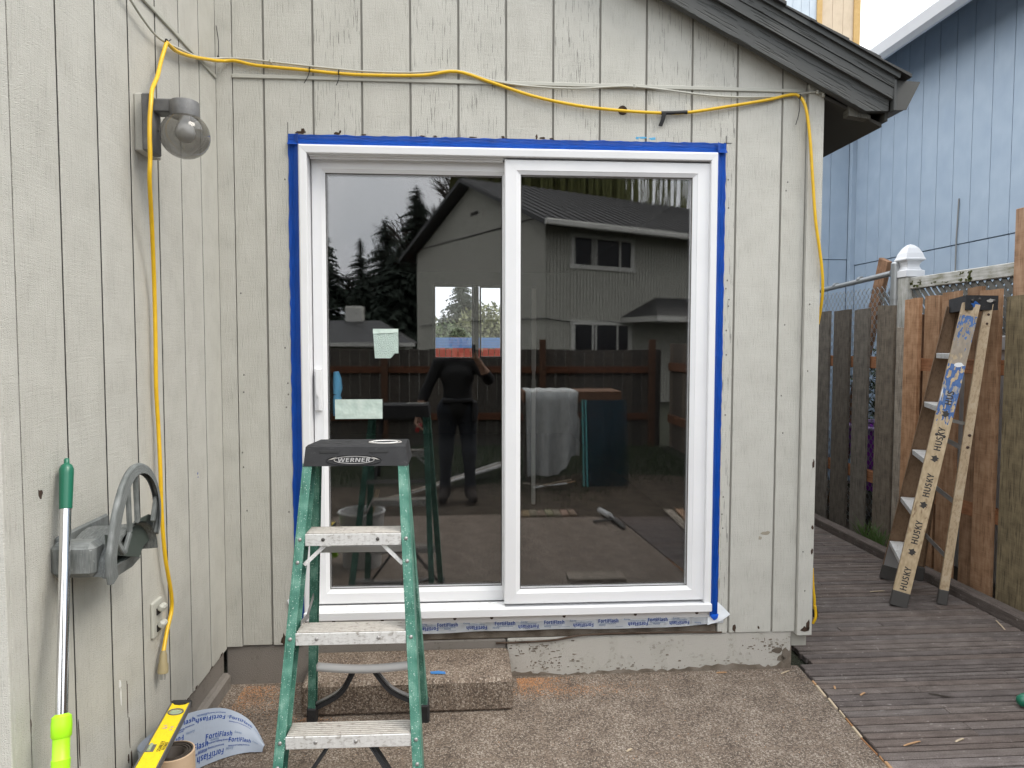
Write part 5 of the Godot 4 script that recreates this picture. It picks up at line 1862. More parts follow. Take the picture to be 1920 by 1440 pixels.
	for d in [-1.0, 1.0]:
		for i in 26:
			var z0: float = pz + 0.04 + i * 0.066
			s = shape()
			var a := Vector3(vx + 0.05 + d * 0.004, 1.50, z0)
			s.bar(a, a + Vector3(0, yr - 1.54, d * (yr - 1.54)), 0.030, 0.006, Vector3(0, 0, 1))
			obj("lattice_strip", s, M.lattice, v)
	for i in 20:
		s = shape()
		s.box(Vector3(vx + 0.05, 0.73, pz + 0.15 + i * 0.15), Vector3(0.022, 1.46, 0.148), 0.003)
		obj("panel_board", s, M.vinyl, v)

	# loose timbers
	s = shape()
	s.bar(Vector3(3.45, 0.0, -3.28), Vector3(3.39, 2.17, -2.44), 0.13, 0.04, Vector3(0, 0, 1), 0.003)
	one("leaning_plank", s, tone(M.cedar, C(.8, .72, .66)), "split brown plank leaning behind the chain link fence", "plank")
	s = shape()
	s.box(Vector3(3.262, 1.13, -0.835), Vector3(0.055, 2.30, 0.12), 0.004)
	one("brown_post", s, M.cedar, "brown timber post rising above the boards at the right edge", "post")

	# the neighbour's clutter glimpsed between the pickets
	s = shape()
	s.xf = Transform3D(Basis(), Vector3(3.72, -0.01, -2.72))
	s.lathe(flat([0.0, 0.28, 0.33, 0.28, 0.37, 0.55, 0.395, 0.78, 0.41, 0.79, 0.41, 0.82, 0.38, 0.825]), 28)
	var tub := one("purple_tub", s, M.purple, "purple tub with a pale rim half hidden behind the pickets", "tub")
	s = shape()
	var ring := PackedVector3Array()
	for i in 29:
		ring.append(Vector3(3.72 + 0.405 * cos(TAU * i / 28), 0.80, -2.72 + 0.405 * sin(TAU * i / 28)))
	s.tube(ring, 0.018, 6, false)
	obj("rim", s, M.lilac, tub)
	s = shape()
	for i in 6500:
		var a := r(0, TAU)
		var p := Vector3(4.0 + cos(a) * r(0, 0.24), r(0.05, 1.45) - 0.25 * rng.randf() * rng.randf(), -2.6 + sin(a) * r(0, 1.5))
		var d := Vector3(r(-1, 1), r(-0.4, 1), r(-1, 1)).normalized() * r(0.04, 0.09)
		var w := d.cross(Vector3(r(-1, 1), 1, r(-1, 1))).normalized() * 0.018
		s.tri(p - w, p + w, p + d, Vector3.UP)
	for i in 14:
		var a := r(0, TAU)
		s.tube(pts([4.0, 0.1, -2.6, 4.0 + cos(a) * 0.12, 0.8, -2.6 + sin(a) * 0.35, 4.0 + cos(a) * 0.2, 1.42, -2.6 + sin(a) * 0.6]), 0.006, 4)
	one("scrubby_shrub", s, M.shrub, "scrubby dark shrub growing behind the gaps of the pickets", "shrub")
	s = shape()
	s.tube(curve(pts([3.42, 1.28, -2.05, 3.43, 1.17, -2.06, 3.40, 1.10, -2.11, 3.42, 1.0, -2.09]), 4), 0.011, 6)
	one("white_pipe", s, M.vinyl, "short bent white pipe showing between two dark pickets", "pipe")

	# a tuft of grass at the fence foot
	s = shape()
	for i in 90:
		var a := r(0, TAU)
		var b := Vector3(3.08 + r(-0.03, 0.03), 0.0, -1.98 + r(-0.14, 0.14))
		var l := r(0.07, 0.2)
		var tip := b + Vector3(cos(a) * l * 0.6 - 0.02, l, sin(a) * l * 0.6)
		var mid := b.lerp(tip, 0.55) + Vector3(0, l * 0.12, 0)
		var w := Vector3(0.0022, 0, 0.0022)
		s.quad(b - w, b + w, mid + w * 0.8, mid - w * 0.8, Vector3.LEFT)
		s.tri(mid - w * 0.8, mid + w * 0.8, tip, Vector3.LEFT)
	one("grass_tuft", s, M.leaf, "tuft of grass growing through at the foot of the dark pickets", "grass tuft")

func build_blue_house() -> void:
	var b := thing("blue_house", "tall light blue house with grooved siding and white gutter beyond the fence", "house")
	var bx := 4.3
	var zc := -4.583
	var s := shape()
	s.box(Vector3(bx + 0.09, 2.2, -0.6), Vector3(0.14, 4.6, 8.2))
	s.box(Vector3(3.3, 2.0, zc - 0.09), Vector3(2.2, 4.2, 0.14))
	obj("wall", s, M.blue_seam, b)
	var pitch := 0.2235
	for row in [[-0.05, 2.356, 0.0], [2.363, 4.45, -0.006]]:
		for i in 37:
			var z := zc + 0.06 + 0.11 + i * pitch
			s = shape()
			s.box(Vector3(bx + 0.01 + row[2], (row[0] + row[1]) * 0.5, z), Vector3(0.022, row[1] - row[0], pitch - 0.006), 0.0015)
			obj("siding_board", s, M.blue_siding, b)
	for row in [[-0.05, 2.425, 0.0], [2.431, 4.1, 0.006]]:
		for i in 9:
			var x := bx - 0.06 - 0.105 - i * 0.205
			s = shape()
			s.box(Vector3(x, (row[0] + row[1]) * 0.5, zc - 0.01 + row[2]), Vector3(0.2, row[1] - row[0], 0.022), 0.0015)
			obj("siding_board", s, tone(M.blue_siding, C(.9, .9, .92)) if i < 0 else M.blue_siding, b)
	s = shape()
	s.box(Vector3(bx - 0.03, 2.2, zc + 0.03), Vector3(0.058, 4.5, 0.058), 0.003)
	obj("corner_trim", s, M.blue_siding, b)
	# eave: soffit, rafters, white gutter
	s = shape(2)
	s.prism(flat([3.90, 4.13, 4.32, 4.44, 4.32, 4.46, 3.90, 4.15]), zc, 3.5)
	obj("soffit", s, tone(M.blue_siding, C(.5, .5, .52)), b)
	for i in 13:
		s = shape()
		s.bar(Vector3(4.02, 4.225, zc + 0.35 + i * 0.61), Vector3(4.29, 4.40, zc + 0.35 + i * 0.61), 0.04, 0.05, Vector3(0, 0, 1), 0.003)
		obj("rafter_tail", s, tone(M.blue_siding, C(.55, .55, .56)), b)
	s = shape(2)
	s.prism(flat([3.895, 4.235, 3.90, 4.235, 3.90, 4.115, 3.86, 4.105, 3.812, 4.135, 3.785, 4.215, 3.79, 4.225, 3.81, 4.215, 3.825, 4.15, 3.87, 4.12, 3.895, 4.12]), zc + 0.05, 3.5)
	obj("gutter", s, M.vinyl, b)
	s = shape(2)
	s.prism(flat([3.90, 4.20, 6.4, 5.8, 6.4, 5.9, 3.90, 4.24]), zc - 3.0, 3.5)
	obj("roof", s, M.roof_dark, b)
	s = shape()
	s.tube(pts([4.284, 2.75, -2.86, 4.283, 2.4, -2.875, 4.282, 2.0, -2.87, 4.284, 1.2, -2.88]), 0.006, 6)
	obj("loose_wire", s, M.grey_cable, b)

	var t := thing("boxed_chimney", "tall boxed chimney of tan and light blue siding with raw wood corner trims", "chimney")
	var tz := -8.0
	s = shape()
	s.box(Vector3(5.58, 6.0, tz - 0.55), Vector3(1.24, 8.0, 1.06))
	obj("core", s, M.groove, t)
	var x := 5.0
	for i in 4:
		s = shape()
		s.box(Vector3(5.0 + 0.0665 + i * 0.133, 6.0, tz), Vector3(0.129, 8.0, 0.03), 0.002)
		obj("siding_board", s, tone(M.blue_siding, C(1.35, 1.25, 1.15)), t)
	for i in 3:
		s = shape()
		s.box(Vector3(5.60 + 0.085 + i * 0.17, 6.0, tz), Vector3(0.166, 8.0, 0.03), 0.002)
		obj("siding_board", s, M.tan_siding, t)
	for e in [[4.975, 0.045], [5.555, 0.085], [6.16, 0.105]]:
		s = shape()
		s.box(Vector3(e[0], 6.0, tz + 0.012), Vector3(e[1], 8.0, 0.05), 0.003)
		obj("corner_trim", s, M.raw_trim, t)

func build_debris() -> void:
	# wood slivers on the walkway and patio, each its own
	var spots := [[1.68, 0.646, 0.085, 0.3, "long pale sliver of wood on the walkway, lowest in view"], [1.873, 0.637, 0.05, 0.4, "short orange sliver of wood on the walkway, farthest right of the near ones"], [1.709, 0.265, 0.04, 0.6, "curled wood chip on the walkway not far from the patio edge"], [2.508, -0.968, 0.10, 0.1, "pale flake on the walkway beside the foot of the tan ladder"],
		[1.62, 0.20, 0.03, 1.2, "small white chip lying on the patio edge of the walkway"], [1.47, 0.045, 0.06, 0.5, "thin white sliver on the patio by the wall's right end"], [1.18, 0.03, 0.05, 0.05, "little sliver on the patio against the foundation"], [2.86, -0.42, 0.14, 1.2, "long pale splinter lying along the kerb timber"], [2.03, 0.30, 0.09, -0.5, "dark twig lying on the walkway boards"], [0.62, 0.62, 0.03, 0.6, "single pale chip on the open patio"]]
	for e in spots:
		var s := shape()
		s.xf = Transform3D(Basis(Vector3.UP, e[3]), Vector3(e[0], 0.004, e[1]))
		s.prism(flat([-e[2] * 0.5, -0.0, -e[2] * 0.2, 0.003, e[2] * 0.3, 0.0025, e[2] * 0.5, 0.0005, e[2] * 0.1, -0.001]), -0.004 + r(-0.001, 0.001), 0.003)
		var dark: bool = e[4].begins_with("dark")
		one("twig" if dark else "wood_chip", s, M.bark if dark else ([M.chip, M.chip_pale][spots.find(e) % 2]), e[4], "twig" if dark else "wood chip", "" if dark else "slivers of wood on the ground")
	# broken timber strip in the joint between patio and walkway
	var z := 0.12
	var st := thing("joint_strip", "splintered pale wooden strip in the joint between patio and walkway", "joint strip")
	while z < 1.6:
		var l := r(0.03, 0.12)
		var s := shape(2)
		s.xf = Transform3D(Basis(Vector3.UP, -0.075 + r(-0.05, 0.05)), Vector3(deck_edge(z + l * 0.5) - 0.002 + r(-0.004, 0.004), r(-0.003, 0.004), z + l * 0.5))
		s.box(Vector3.ZERO, Vector3(r(0.005, 0.012), 0.012, l - r(0.0, 0.02)), 0.002)
		obj("splinter", s, [M.chip, M.chip_pale, tone(M.chip, C(.7, .55, .45)), tone(M.chip, C(.8, .7, .6))][1 if z > 0.26 and z < 0.42 else rng.randi() % 4], st)
		z += l
	# scrap of blue tape on the step
	var s := shape()
	s.xf = Transform3D(Basis(Vector3.UP, 0.1), Vector3(-0.09, 0.136, 0.232))
	s.prism(flat([-0.026, -0.006, 0.02, -0.012, 0.03, 0.0, 0.028, 0.011, -0.01, 0.010]), 0.0, 0.001)
	var o := one("tape_scrap", null, M.foam_blue, "scrap of blue tape lying on the concrete step", "tape scrap")
	s = shape()
	s.skin([[Vector3(-0.122, 0.137, 0.222), Vector3(-0.09, 0.139, 0.220), Vector3(-0.06, 0.137, 0.226)], [Vector3(-0.118, 0.1372, 0.243), Vector3(-0.088, 0.1385, 0.247), Vector3(-0.058, 0.138, 0.249)]], 0.0008)
	o.mesh = s.mesh()
	o.material_override = mat(C(.05, .19, .46), 0.5)
	# end of a green hose nozzle at the right edge
	s = shape()
	s.xf = Transform3D(Basis(Vector3(0, 0, 1), PI / 2 + 0.15), Vector3(2.31, 0.032, 0.415))
	s.lathe(flat([0.0, 0.03, 0.012, 0.029, 0.022, 0.02, 0.027, 0.0, 0.028, -0.10, 0.022, -0.16, 0.0, -0.16]), 16)
	one("green_tool", s, M.pole_green, "rounded dark green tool end on the walkway at the right edge", "tool")
	# sawdust under the cut siding
	var mesh := shape()
	mesh.tri(Vector3(-0.5, 0, -0.3), Vector3(0.5, 0.1, -0.2), Vector3(0.1, 0.5, 0.4), Vector3.UP)
	mesh.tri(Vector3(-0.5, 0, -0.3), Vector3(0.1, 0.5, 0.4), Vector3(-0.2, 0.1, 0.6), Vector3.UP)
	var mm := MultiMesh.new()
	mm.transform_format = MultiMesh.TRANSFORM_3D
	mm.mesh = mesh.mesh()
	var places := []
	for i in 5200:
		var p: Vector3
		var q := rng.randf()
		if q < 0.30:
			p = Vector3(0.25 + absf(rng.randfn(0, 0.10)), 0.002, 0.02 + absf(rng.randfn(0, 0.055)))
		elif q < 0.55:
			p = Vector3(0.42 + rng.randfn(0, 0.17), 0.002, 0.14 + rng.randfn(0, 0.035))
		elif q < 0.82:
			p = Vector3(-0.93 + absf(rng.randfn(0, 0.1)), 0.002, 0.02 + absf(rng.randfn(0, 0.13)))
		elif q < 0.92:
			p = Vector3(-0.60 + rng.randfn(0, 0.05), 0.002, 0.34 + rng.randfn(0, 0.03))
		else:
			p = Vector3(r(-0.9, 1.4), 0.002, r(0.02, 0.9))
		if p.x > -0.64 and p.x < 0.222 and p.z < 0.305:
			continue
		var sz := r(0.0015, 0.0045)
		places.append(Transform3D(Basis(Vector3.UP, r(0, TAU)).scaled(Vector3(sz, sz * 0.5, sz)), p))
	mm.instance_count = places.size()
	for i in places.size():
		mm.set_instance_transform(i, places[i])
	var mi := MultiMeshInstance3D.new()
	mi.name = "sawdust"
	mi.multimesh = mm
	mi.material_override = M.sawdust
	mi.set_meta("kind", "stuff")
	tag(mi, "orange sawdust scattered on the patio at the foot of the walls", "sawdust")
	add_child(mi)

# everything that the door glass mirrors, and what shows through the windows at the back
func conifer(at: Vector3, tall: float, wide: float, label: String, sd: int, sparse := 1.0) -> void:
	var keep := rng.state
	rng.seed = sd
	var t := thing("conifer_tree", label, "tree", at, "dark trees beyond the gardens")
	var s := shape()
	s.tube(pts([0, 0, 0, 0, tall * 0.5, 0, 0, tall * 0.98, 0]), 0.1, 7, false, PackedFloat32Array([tall * 0.022, tall * 0.014, 0.02]))
	obj("trunk", s, M.bark, t)
	s = shape()
	var y := tall * 0.10
	while y < tall:
		var f := 1.0 - y / tall
		var reach := wide * 1.2 * (pow(f, 0.62) * 0.94 + 0.06) * r(0.7, 1.15)
		for k in int(13 * sparse):
			var a := r(0, TAU)
			var l := reach * r(0.55, 1.1)
			var d := Vector3(cos(a), 0, sin(a))
			var w := Vector3(-d.z, 0, d.x)
			var y1 := y + r(-0.2, 0.2)
			var last := Vector3(0, y1, 0)
			for q in 5:
				var g := (q + 1) / 5.0
				var p := d * l * g + Vector3(0, y1 - l * 0.30 * g * g + l * 0.06 * g, 0)
				var sp := l * 0.30 * (1.15 - g * 0.7)
				s.tri(last, p, p.lerp(last, 0.2) + w * sp * r(0.6, 1.2) + Vector3(0, -sp * r(0.3, 0.9), 0), Vector3.UP)
				s.tri(last, p, p.lerp(last, 0.2) - w * sp * r(0.6, 1.2) + Vector3(0, -sp * r(0.3, 0.9), 0), Vector3.UP)
				last = p
		y += tall * 0.022 * (0.6 + f)
	obj("crown", s, M.needles, t)
	rng.state = keep

func twigs(s: Shape, a: Vector3, d: Vector3, l: float, rad: float, depth: int) -> void:
	var b := a + d * l
	s.tube(PackedVector3Array([a, b]), rad, 4, false, PackedFloat32Array([rad, rad * 0.7]))
	if depth == 0:
		return
	for k in 3 if depth > 2 else 4:
		var n := (d + Vector3(r(-1, 1), r(-0.35, 0.8), r(-1, 1)) * 0.75).normalized()
		twigs(s, a.lerp(b, r(0.55, 1.0)), n, l * r(0.55, 0.8), rad * 0.66, depth - 1)

func bare_tree(at: Vector3, tall: float, label: String, sd: int) -> void:
	var keep := rng.state
	rng.seed = sd
	var t := thing("bare_tree", label, "tree", at, "leafless trees beyond the gardens")
	var s := shape()
	s.tube(pts([0, 0, 0, 0.1, tall * 0.35, 0]), 0.15, 7, false, PackedFloat32Array([0.2, 0.14]))
	obj("trunk", s, M.bark, t)
	s = shape()
	for k in 7:
		twigs(s, Vector3(0.1, tall * r(0.25, 0.35), 0), Vector3(r(-0.7, 0.7), 1, r(-0.7, 0.7)).normalized(), tall * 0.25, 0.13, 4)
	obj("branches", s, M.bark, t)
	rng.state = keep

func bush(called: String, at: Vector3, size: Vector3, m: Material, label: String, n: int, sd: int) -> void:
	var keep := rng.state
	rng.seed = sd
	var s := shape()
	for i in n:
		var d := Vector3(rng.randfn(), rng.randfn(), rng.randfn()).normalized()
		var p := at + Vector3(0, size.y, 0) + d * size * pow(rng.randf(), 0.45) * r(0.8, 1.1)
		if p.y < 0.0:
			continue
		var a := Vector3(r(-1, 1), r(-1, 1), r(-1, 1)).normalized() * 0.16 * (size.x * 0.4 + 0.4)
		s.tri(p, p + a, p + a.cross(Vector3(r(-1, 1), r(-1, 1), r(-1, 1))).normalized() * 0.12, Vector3.UP)
	one(called, s, m, label, "bush")
	rng.state = keep

func build_mirrored() -> void:
	# fence across the end of the garden
	var f := thing("garden_fence", "grey board fence with brown rails across the garden's end, mirrored in the glass", "fence")
	var x := -7.0
	while x < 2.86:
		var s := shape()
		s.box(Vector3(x + 0.07, 0.68 + r(-0.01, 0.01), 7.52 + r(-0.003, 0.003)), Vector3(0.14, 1.48, 0.02), 0.002)
		obj("board", s, [tone(M.old_wood, C(.5, .5, .5)), tone(M.old_wood, C(.6, .58, .56)), tone(M.old_wood, C(.4, .4, .4))][rng.randi() % 3], f)
		x += 0.145
	for y in [1.12, 0.42]:
		var s := shape(0)
		s.box(Vector3(-2.1, y, 7.485), Vector3(9.9, 0.10, 0.04), 0.003)
		obj("rail", s, tone(M.rail_wood, C(.36, .3, .26)), f)
	for q in [-5.9, -3.5, -1.12, 1.2, 2.84]:
		var s := shape()
		s.box(Vector3(q, 0.77, 7.42), Vector3(0.09, 1.6, 0.09), 0.004)
		obj("post", s, tone(M.cedar_dark, C(.5, .45, .4)), f)

	# the two-storey house beyond it
	var h := thing("gabled_house", "two-storey grey-tan house with a gable and dark metal roof beyond the garden fence", "house", Vector3(1.98, 0, 14.0))
	h.transform.basis = Basis(Vector3(0.883, 0, 0.469), Vector3.UP, Vector3(-0.469, 0, 0.883))
	var s := shape()
	s.box(Vector3(4.6, 2.1, 3.65), Vector3(9.1, 4.7, 7.1))
	s.xf = sideways
	s.prism(flat([-7.2, 4.45, -0.1, 4.45, -3.65, 5.95]), 0.05, 9.1)
	s.xf = Transform3D()
	obj("wall", s, M.groove, h)
	for i in 90:
		s = shape()
		s.box(Vector3(0.05 + i * 0.1016, 2.1, 0.085), Vector3(0.084, 4.7, 0.03))
		obj("siding_board", s, M.far_siding, h)
	for i in 72:
		s = shape()
		var z := 0.05 + i * 0.1016
		var top := 5.95 - absf(z - 3.65) * 0.4225
		s.box(Vector3(0.035, (top - 0.25) * 0.5, z), Vector3(0.03, top + 0.25, 0.084))
		obj("siding_board", s, M.far_siding, h)
	s = shape()
	s.box(Vector3(0.012, 4.55, 3.65), Vector3(0.02, 0.03, 7.2))
	s.box(Vector3(0.012, 5.15, 3.45), Vector3(0.02, 0.09, 0.4))
	obj("gable_vent", s, M.groove_dark, h)
	for g in [-1.0, 1.0]:
		s = shape()
		s.xf = Transform3D(Basis(), Vector3(0, 0, 3.65))
		var e: float = g * 4.25
		var dy := 4.25 * 0.4225
		s.quad(Vector3(-0.35, 6.12, 0), Vector3(9.6, 6.12, 0), Vector3(9.6, 6.12 - dy, e), Vector3(-0.35, 6.12 - dy, e), Vector3(0, 1, g))
		s.quad(Vector3(-0.35, 6.0, 0), Vector3(9.6, 6.0, 0), Vector3(9.6, 6.0 - dy, e), Vector3(-0.35, 6.0 - dy, e), Vector3(0, -1, 0))
		s.quad(Vector3(-0.35, 6.0, 0), Vector3(-0.35, 6.0 - dy, e), Vector3(-0.35, 6.12 - dy, e), Vector3(-0.35, 6.12, 0), Vector3.LEFT)
		obj("roof", s, M.roof_dark, h)
		for i in 34:
			s = shape()
			s.bar(Vector3(-0.2 + i * 0.29, 6.13, 3.65), Vector3(-0.2 + i * 0.29, 6.13 - dy, 3.65 + e), 0.045, 0.04, Vector3.RIGHT)
			obj("roof_rib", s, M.roof_dark, h)
	s = shape()
	s.box(Vector3(4.6, 4.30, -0.62), Vector3(10.0, 0.14, 0.12), 0.02)
	obj("gutter", s, M.trim_pale, h)
	for w in [[0.86, 2.78, 3.42, 4.18], [0.88, 2.72, 1.25, 2.05]]:
		var win := Node3D.new()
		win.name = numbered("window", h)
		h.add_child(win)
		s = shape()
		s.box(Vector3((w[0] + w[1]) * 0.5, (w[2] + w[3]) * 0.5, 0.06), Vector3(w[1] - w[0], w[3] - w[2], 0.02))
		obj("pane", s, M.dark_glass, win)
		for e in [[w[0], 0.12], [w[1], 0.12], [w[0] + 0.62, 0.05], [w[0] + 0.72, 0.05], [w[1] - 0.42, 0.05]]:
			s = shape()
			s.box(Vector3(e[0], (w[2] + w[3]) * 0.5, 0.05), Vector3(e[1], w[3] - w[2] + 0.12, 0.05), 0.004)
			obj("frame", s, M.trim_pale, win)
		for y in [w[2], w[3]]:
			s = shape()
			s.box(Vector3((w[0] + w[1]) * 0.5, y, 0.048), Vector3(w[1] - w[0] + 0.2, 0.11, 0.055), 0.004)
			obj("frame", s, M.trim_pale, win)
	s = shape()
	s.prism(flat([2.5, 2.18, 9.0, 2.18, 9.0, 2.75, 4.2, 2.75]), 0.0, -0.05)
	s.quad(Vector3(2.4, 2.2, -1.3), Vector3(9, 2.2, -1.3), Vector3(9, 2.75, 0.05), Vector3(3.6, 2.75, 0.05), Vector3(0, 1, -1))
	s.tri(Vector3(2.4, 2.2, -1.3), Vector3(3.6, 2.75, 0.05), Vector3(2.4, 2.2, 0.05), Vector3(-1, 1, 0))
	obj("porch_roof", s, M.roof_dark, h)
	s = shape()
	s.box(Vector3(5.7, 2.13, -1.32), Vector3(6.7, 0.13, 0.06), 0.004)
	s.box(Vector3(2.42, 2.13, -0.6), Vector3(0.06, 0.13, 1.4), 0.004)
	obj("porch_fascia", s, M.trim_pale, h)
	s = shape()
	s.tube(curve(pts([-0.02, 2.1, 7.0, -0.02, 2.16, 3.5, -0.02, 2.12, 0.05, 0.05, 2.11, -0.02, 0.9, 2.06, 0.03, 1.8, 2.1, 0.03, 2.5, 2.05, 0.02]), 4), 0.014, 5)
	obj("service_cable", s, M.black, h)

	# low shed roof and trees on the left of the mirror image
	var sh := thing("low_shed", "low shed with a dark hipped roof and pale eave beyond the garden fence", "shed", Vector3(-2.6, 0, 12.2))
	s = shape()
	s.box(Vector3(0, 0.7, 0), Vector3(3.0, 1.5, 2.2))
	obj("wall", s, M.far_siding, sh)
	s = shape()
	var q := [Vector3(-1.9, 1.52, -1.3), Vector3(1.65, 1.52, -1.3), Vector3(1.65, 1.52, 1.3), Vector3(-1.9, 1.52, 1.3)]
	var t0 := Vector3(-1.9, 2.0, 0)
	var t1 := Vector3(0.9, 2.0, 0)
	s.quad(q[0], q[1], t1, t0, Vector3(0, 1, -1))
	s.quad(q[3], q[2], t1, t0, Vector3(0, 1, 1))
	s.tri(q[1], q[2], t1, Vector3(1, 1, 0))
	obj("roof", s, M.roof_dark, sh)
	s = shape()
	s.box(Vector3(-0.1, 1.49, -1.3), Vector3(3.6, 0.07, 0.06), 0.004)
	obj("eave_board", s, M.trim_pale, sh)
	s = shape()
	s.box(Vector3(0.35, 2.1, 0.1), Vector3(0.36, 0.4, 0.3), 0.02)
	obj("chimney", s, M.trim_pale, sh)
	conifer(Vector3(-4.55, -0.3, 30.0), 6.6, 1.15, "slim dark conifer, mirrored at the left of the sliding glass", 5)
	conifer(Vector3(-3.2, -0.3, 28.0), 7.1, 1.7, "broad dark conifer between the slim one and the tall one, mirrored in the glass", 6)
	conifer(Vector3(-1.75, -0.3, 26.0), 8.0, 1.7, "tallest dense dark conifer beside the gabled house, mirrored in the glass", 7, 2.0)
	conifer(Vector3(-2.4, -0.3, 25.0), 5.4, 1.9, "low dense dark conifer before the tallest one, mirrored in the glass", 8, 2.0)
	conifer(Vector3(-6.3, -0.3, 30.0), 6.9, 2.1, "dark conifer cut off by the left edge of the sliding glass", 9, 1.4)
	conifer(Vector3(-3.9, -0.3, 25.5), 4.3, 1.5, "short dark conifer above the shed roof, mirrored in the glass", 10, 1.6)
	bare_tree(Vector3(-0.5, -0.3, 31.0), 9.6, "leafless tree rising behind the gable, mirrored in the glass", 21)
	bare_tree(Vector3(1.3, -0.3, 34.0), 12.5, "taller leafless tree behind the house ridge, mirrored in the glass", 22)
	bare_tree(Vector3(-5.3, -0.3, 33.0), 6.0, "small leafless tree between the conifers, mirrored in the glass", 23)
	bare_tree(Vector3(9.8, -0.3, 30.0), 9.5, "leafless tree at the right behind the metal roof, mirrored in the glass", 24)
	var w := thing("willow_tree", "large olive weeping willow hanging behind the metal roof, mirrored in the glass", "tree", Vector3(5.0, -0.3, 27.5))
	s = shape()
	s.tube(pts([0, 0, 0, 0.2, 5, 0.2, 0, 9, 0]), 0.3, 8, false, PackedFloat32Array([0.5, 0.35, 0.2]))
	for i in 9:
		var a := TAU * i / 9.0
		s.tube(curve(pts([0, 7, 0, cos(a) * 2.0, 11, sin(a) * 2.0, cos(a) * 4.2, 11.5, sin(a) * 3.4]), 4), 0.08, 5, false)
	obj("trunk", s, M.bark, w)
	s = shape()
	for i in 2600:
		var a := r(0, TAU)
		var d := sqrt(rng.randf()) * 5.4
		var p := Vector3(cos(a) * d, 12.2 - d * 0.28 + r(-0.6, 0.6), sin(a) * d * 0.7)
		if p.x > 0.9 and rng.randf() < 0.62 + 0.3 * smoothstep(0.9, 3.0, p.x):
			continue
		var l := r(3.5, 7.0)
		var sway := Vector3(r(-0.2, 0.2), 0, r(-0.2, 0.2))
		for k in 4:
			var g0 := k / 4.0
			var g1 := (k + 1) / 4.0
			var wd := Vector3(0.035, 0, 0.02)
			s.quad(p + sway * g0 * g0 - Vector3(0, l * g0, 0) - wd, p + sway * g0 * g0 - Vector3(0, l * g0, 0) + wd, p + sway * g1 * g1 - Vector3(0, l * g1, 0) + wd * (1.0 - g1 * 0.6), p + sway * g1 * g1 - Vector3(0, l * g1, 0) - wd * (1.0 - g1 * 0.6), Vector3.FORWARD)
	obj("crown", s, M.willow, w)

	# work things on the lawn
	var tb := thing("work_table", "dark work table on the lawn half under a pale cloth, mirrored at right", "table", Vector3(1.2, 0, 4.75))
	s = shape()
	s.box(Vector3(0, 0.93, 0), Vector3(1.06, 0.12, 0.5), 0.006)
	obj("tabletop", s, M.cedar_dark, tb)
	for a in [-0.46, 0.46]:
		for b in [-0.2, 0.2]:
			s = shape()
			s.box(Vector3(a, 0.435, b), Vector3(0.06, 0.87, 0.06), 0.004)
			obj("leg", s, M.old_wood, tb)
	var rows := []
	for j in 15:
		var row := []
		for i in 25:
			var u := i / 24.0
			var xx := lerpf(0.69, 1.25, u) + (0.035 if j > 8 and u > 0.7 else 0.0)
			if j < 5:
				row.append(Vector3(xx, 0.997 + 0.004 * sin(i), 4.98 - j * 0.095))
			else:
				var g := (j - 5) / 9.0
				var low := 0.09 if u < 0.62 else (lerpf(0.09, 0.30, (u - 0.62) / 0.2) if u < 0.82 else 0.30)
				row.append(Vector3(xx + 0.02 * g * sin(u * 3.0 + 1.0), lerpf(0.985, low, g), 4.485 - 0.02 - 0.045 * sin(u * 17.0 + g * 1.5) * g - 0.02 * g + 0.012 * sin(u * 41.0)  * g))
		rows.append(row)
	s = shape()
	s.skin(rows, 0.002, 1.0)
	one("draped_cloth", s, M.canvas, "pale grey cloth hanging over the work table, mirrored in the right pane", "cloth")
	for k in 2:
		s = shape()
		s.bar(Vector3(1.52 + k * 0.03, 0.0, 4.30 - k * 0.03), Vector3(1.52 + k * 0.03, 0.90, 4.44 - k * 0.02), 0.44, 0.008, Vector3.RIGHT)
		var gl := one("glass_panel", s, M.teal_glass, ["teal tinted glass panel leaning on the work table, the rear of the two", "teal tinted glass panel leaning on the work table, the front of the two"][k], "glass panel", "old door panels leaning on the table")
		s = shape()
		s.bar(Vector3(1.295 + k * 0.03, 0.0, 4.30 - k * 0.03), Vector3(1.295 + k * 0.03, 0.90, 4.44 - k * 0.02), 0.012, 0.014, Vector3.RIGHT)
		obj("edge", s, M.teal_edge, gl)
	var bn := thing("saw_stand", "black saw stand on the lawn at the photographer's side, mirrored in the sliding glass", "stand", Vector3(-0.62, 0, 4.7))
	s = shape()
	s.box(Vector3(0, 0.74, 0), Vector3(0.56, 0.13, 0.4), 0.01)
	obj("table", s, M.black, bn)
	for a in [-0.24, 0.24]:
		s = shape()
		s.bar(Vector3(a * 1.3, 0, -0.22), Vector3(a, 0.7, 0.0), 0.04, 0.04, Vector3.RIGHT)
		s.bar(Vector3(a * 1.3, 0, 0.22), Vector3(a, 0.7, 0.0), 0.038, 0.038, Vector3.RIGHT)
		obj("leg", s, M.black, bn)
	for k in 5:
		s = shape(2)
		var a := Vector3(-0.86 + k * 0.022, 0.02 + 0.012 * (k % 3), 3.22 + k * 0.03)
		s.bar(a, Vector3(0.44 + k * 0.02, 0.10 + 0.01 * (k % 2), 5.15 - k * 0.05), 0.03, 0.012, Vector3(1, 0, -0.6), 0.002)
		one("trim_strip", s, [M.strip_white, M.dull_metal, M.grey_wood][k % 3], ["long white trim strip lying outermost in the bundle on the lawn", "long grey metal strip, second in the bundle on the lawn", "long weathered wooden strip in the middle of the bundle on the lawn", "white trim strip beside the wooden one in the bundle on the lawn", "grey metal strip at the inner side of the bundle on the lawn"][k], "trim strip", "old trim strips lying on the lawn")
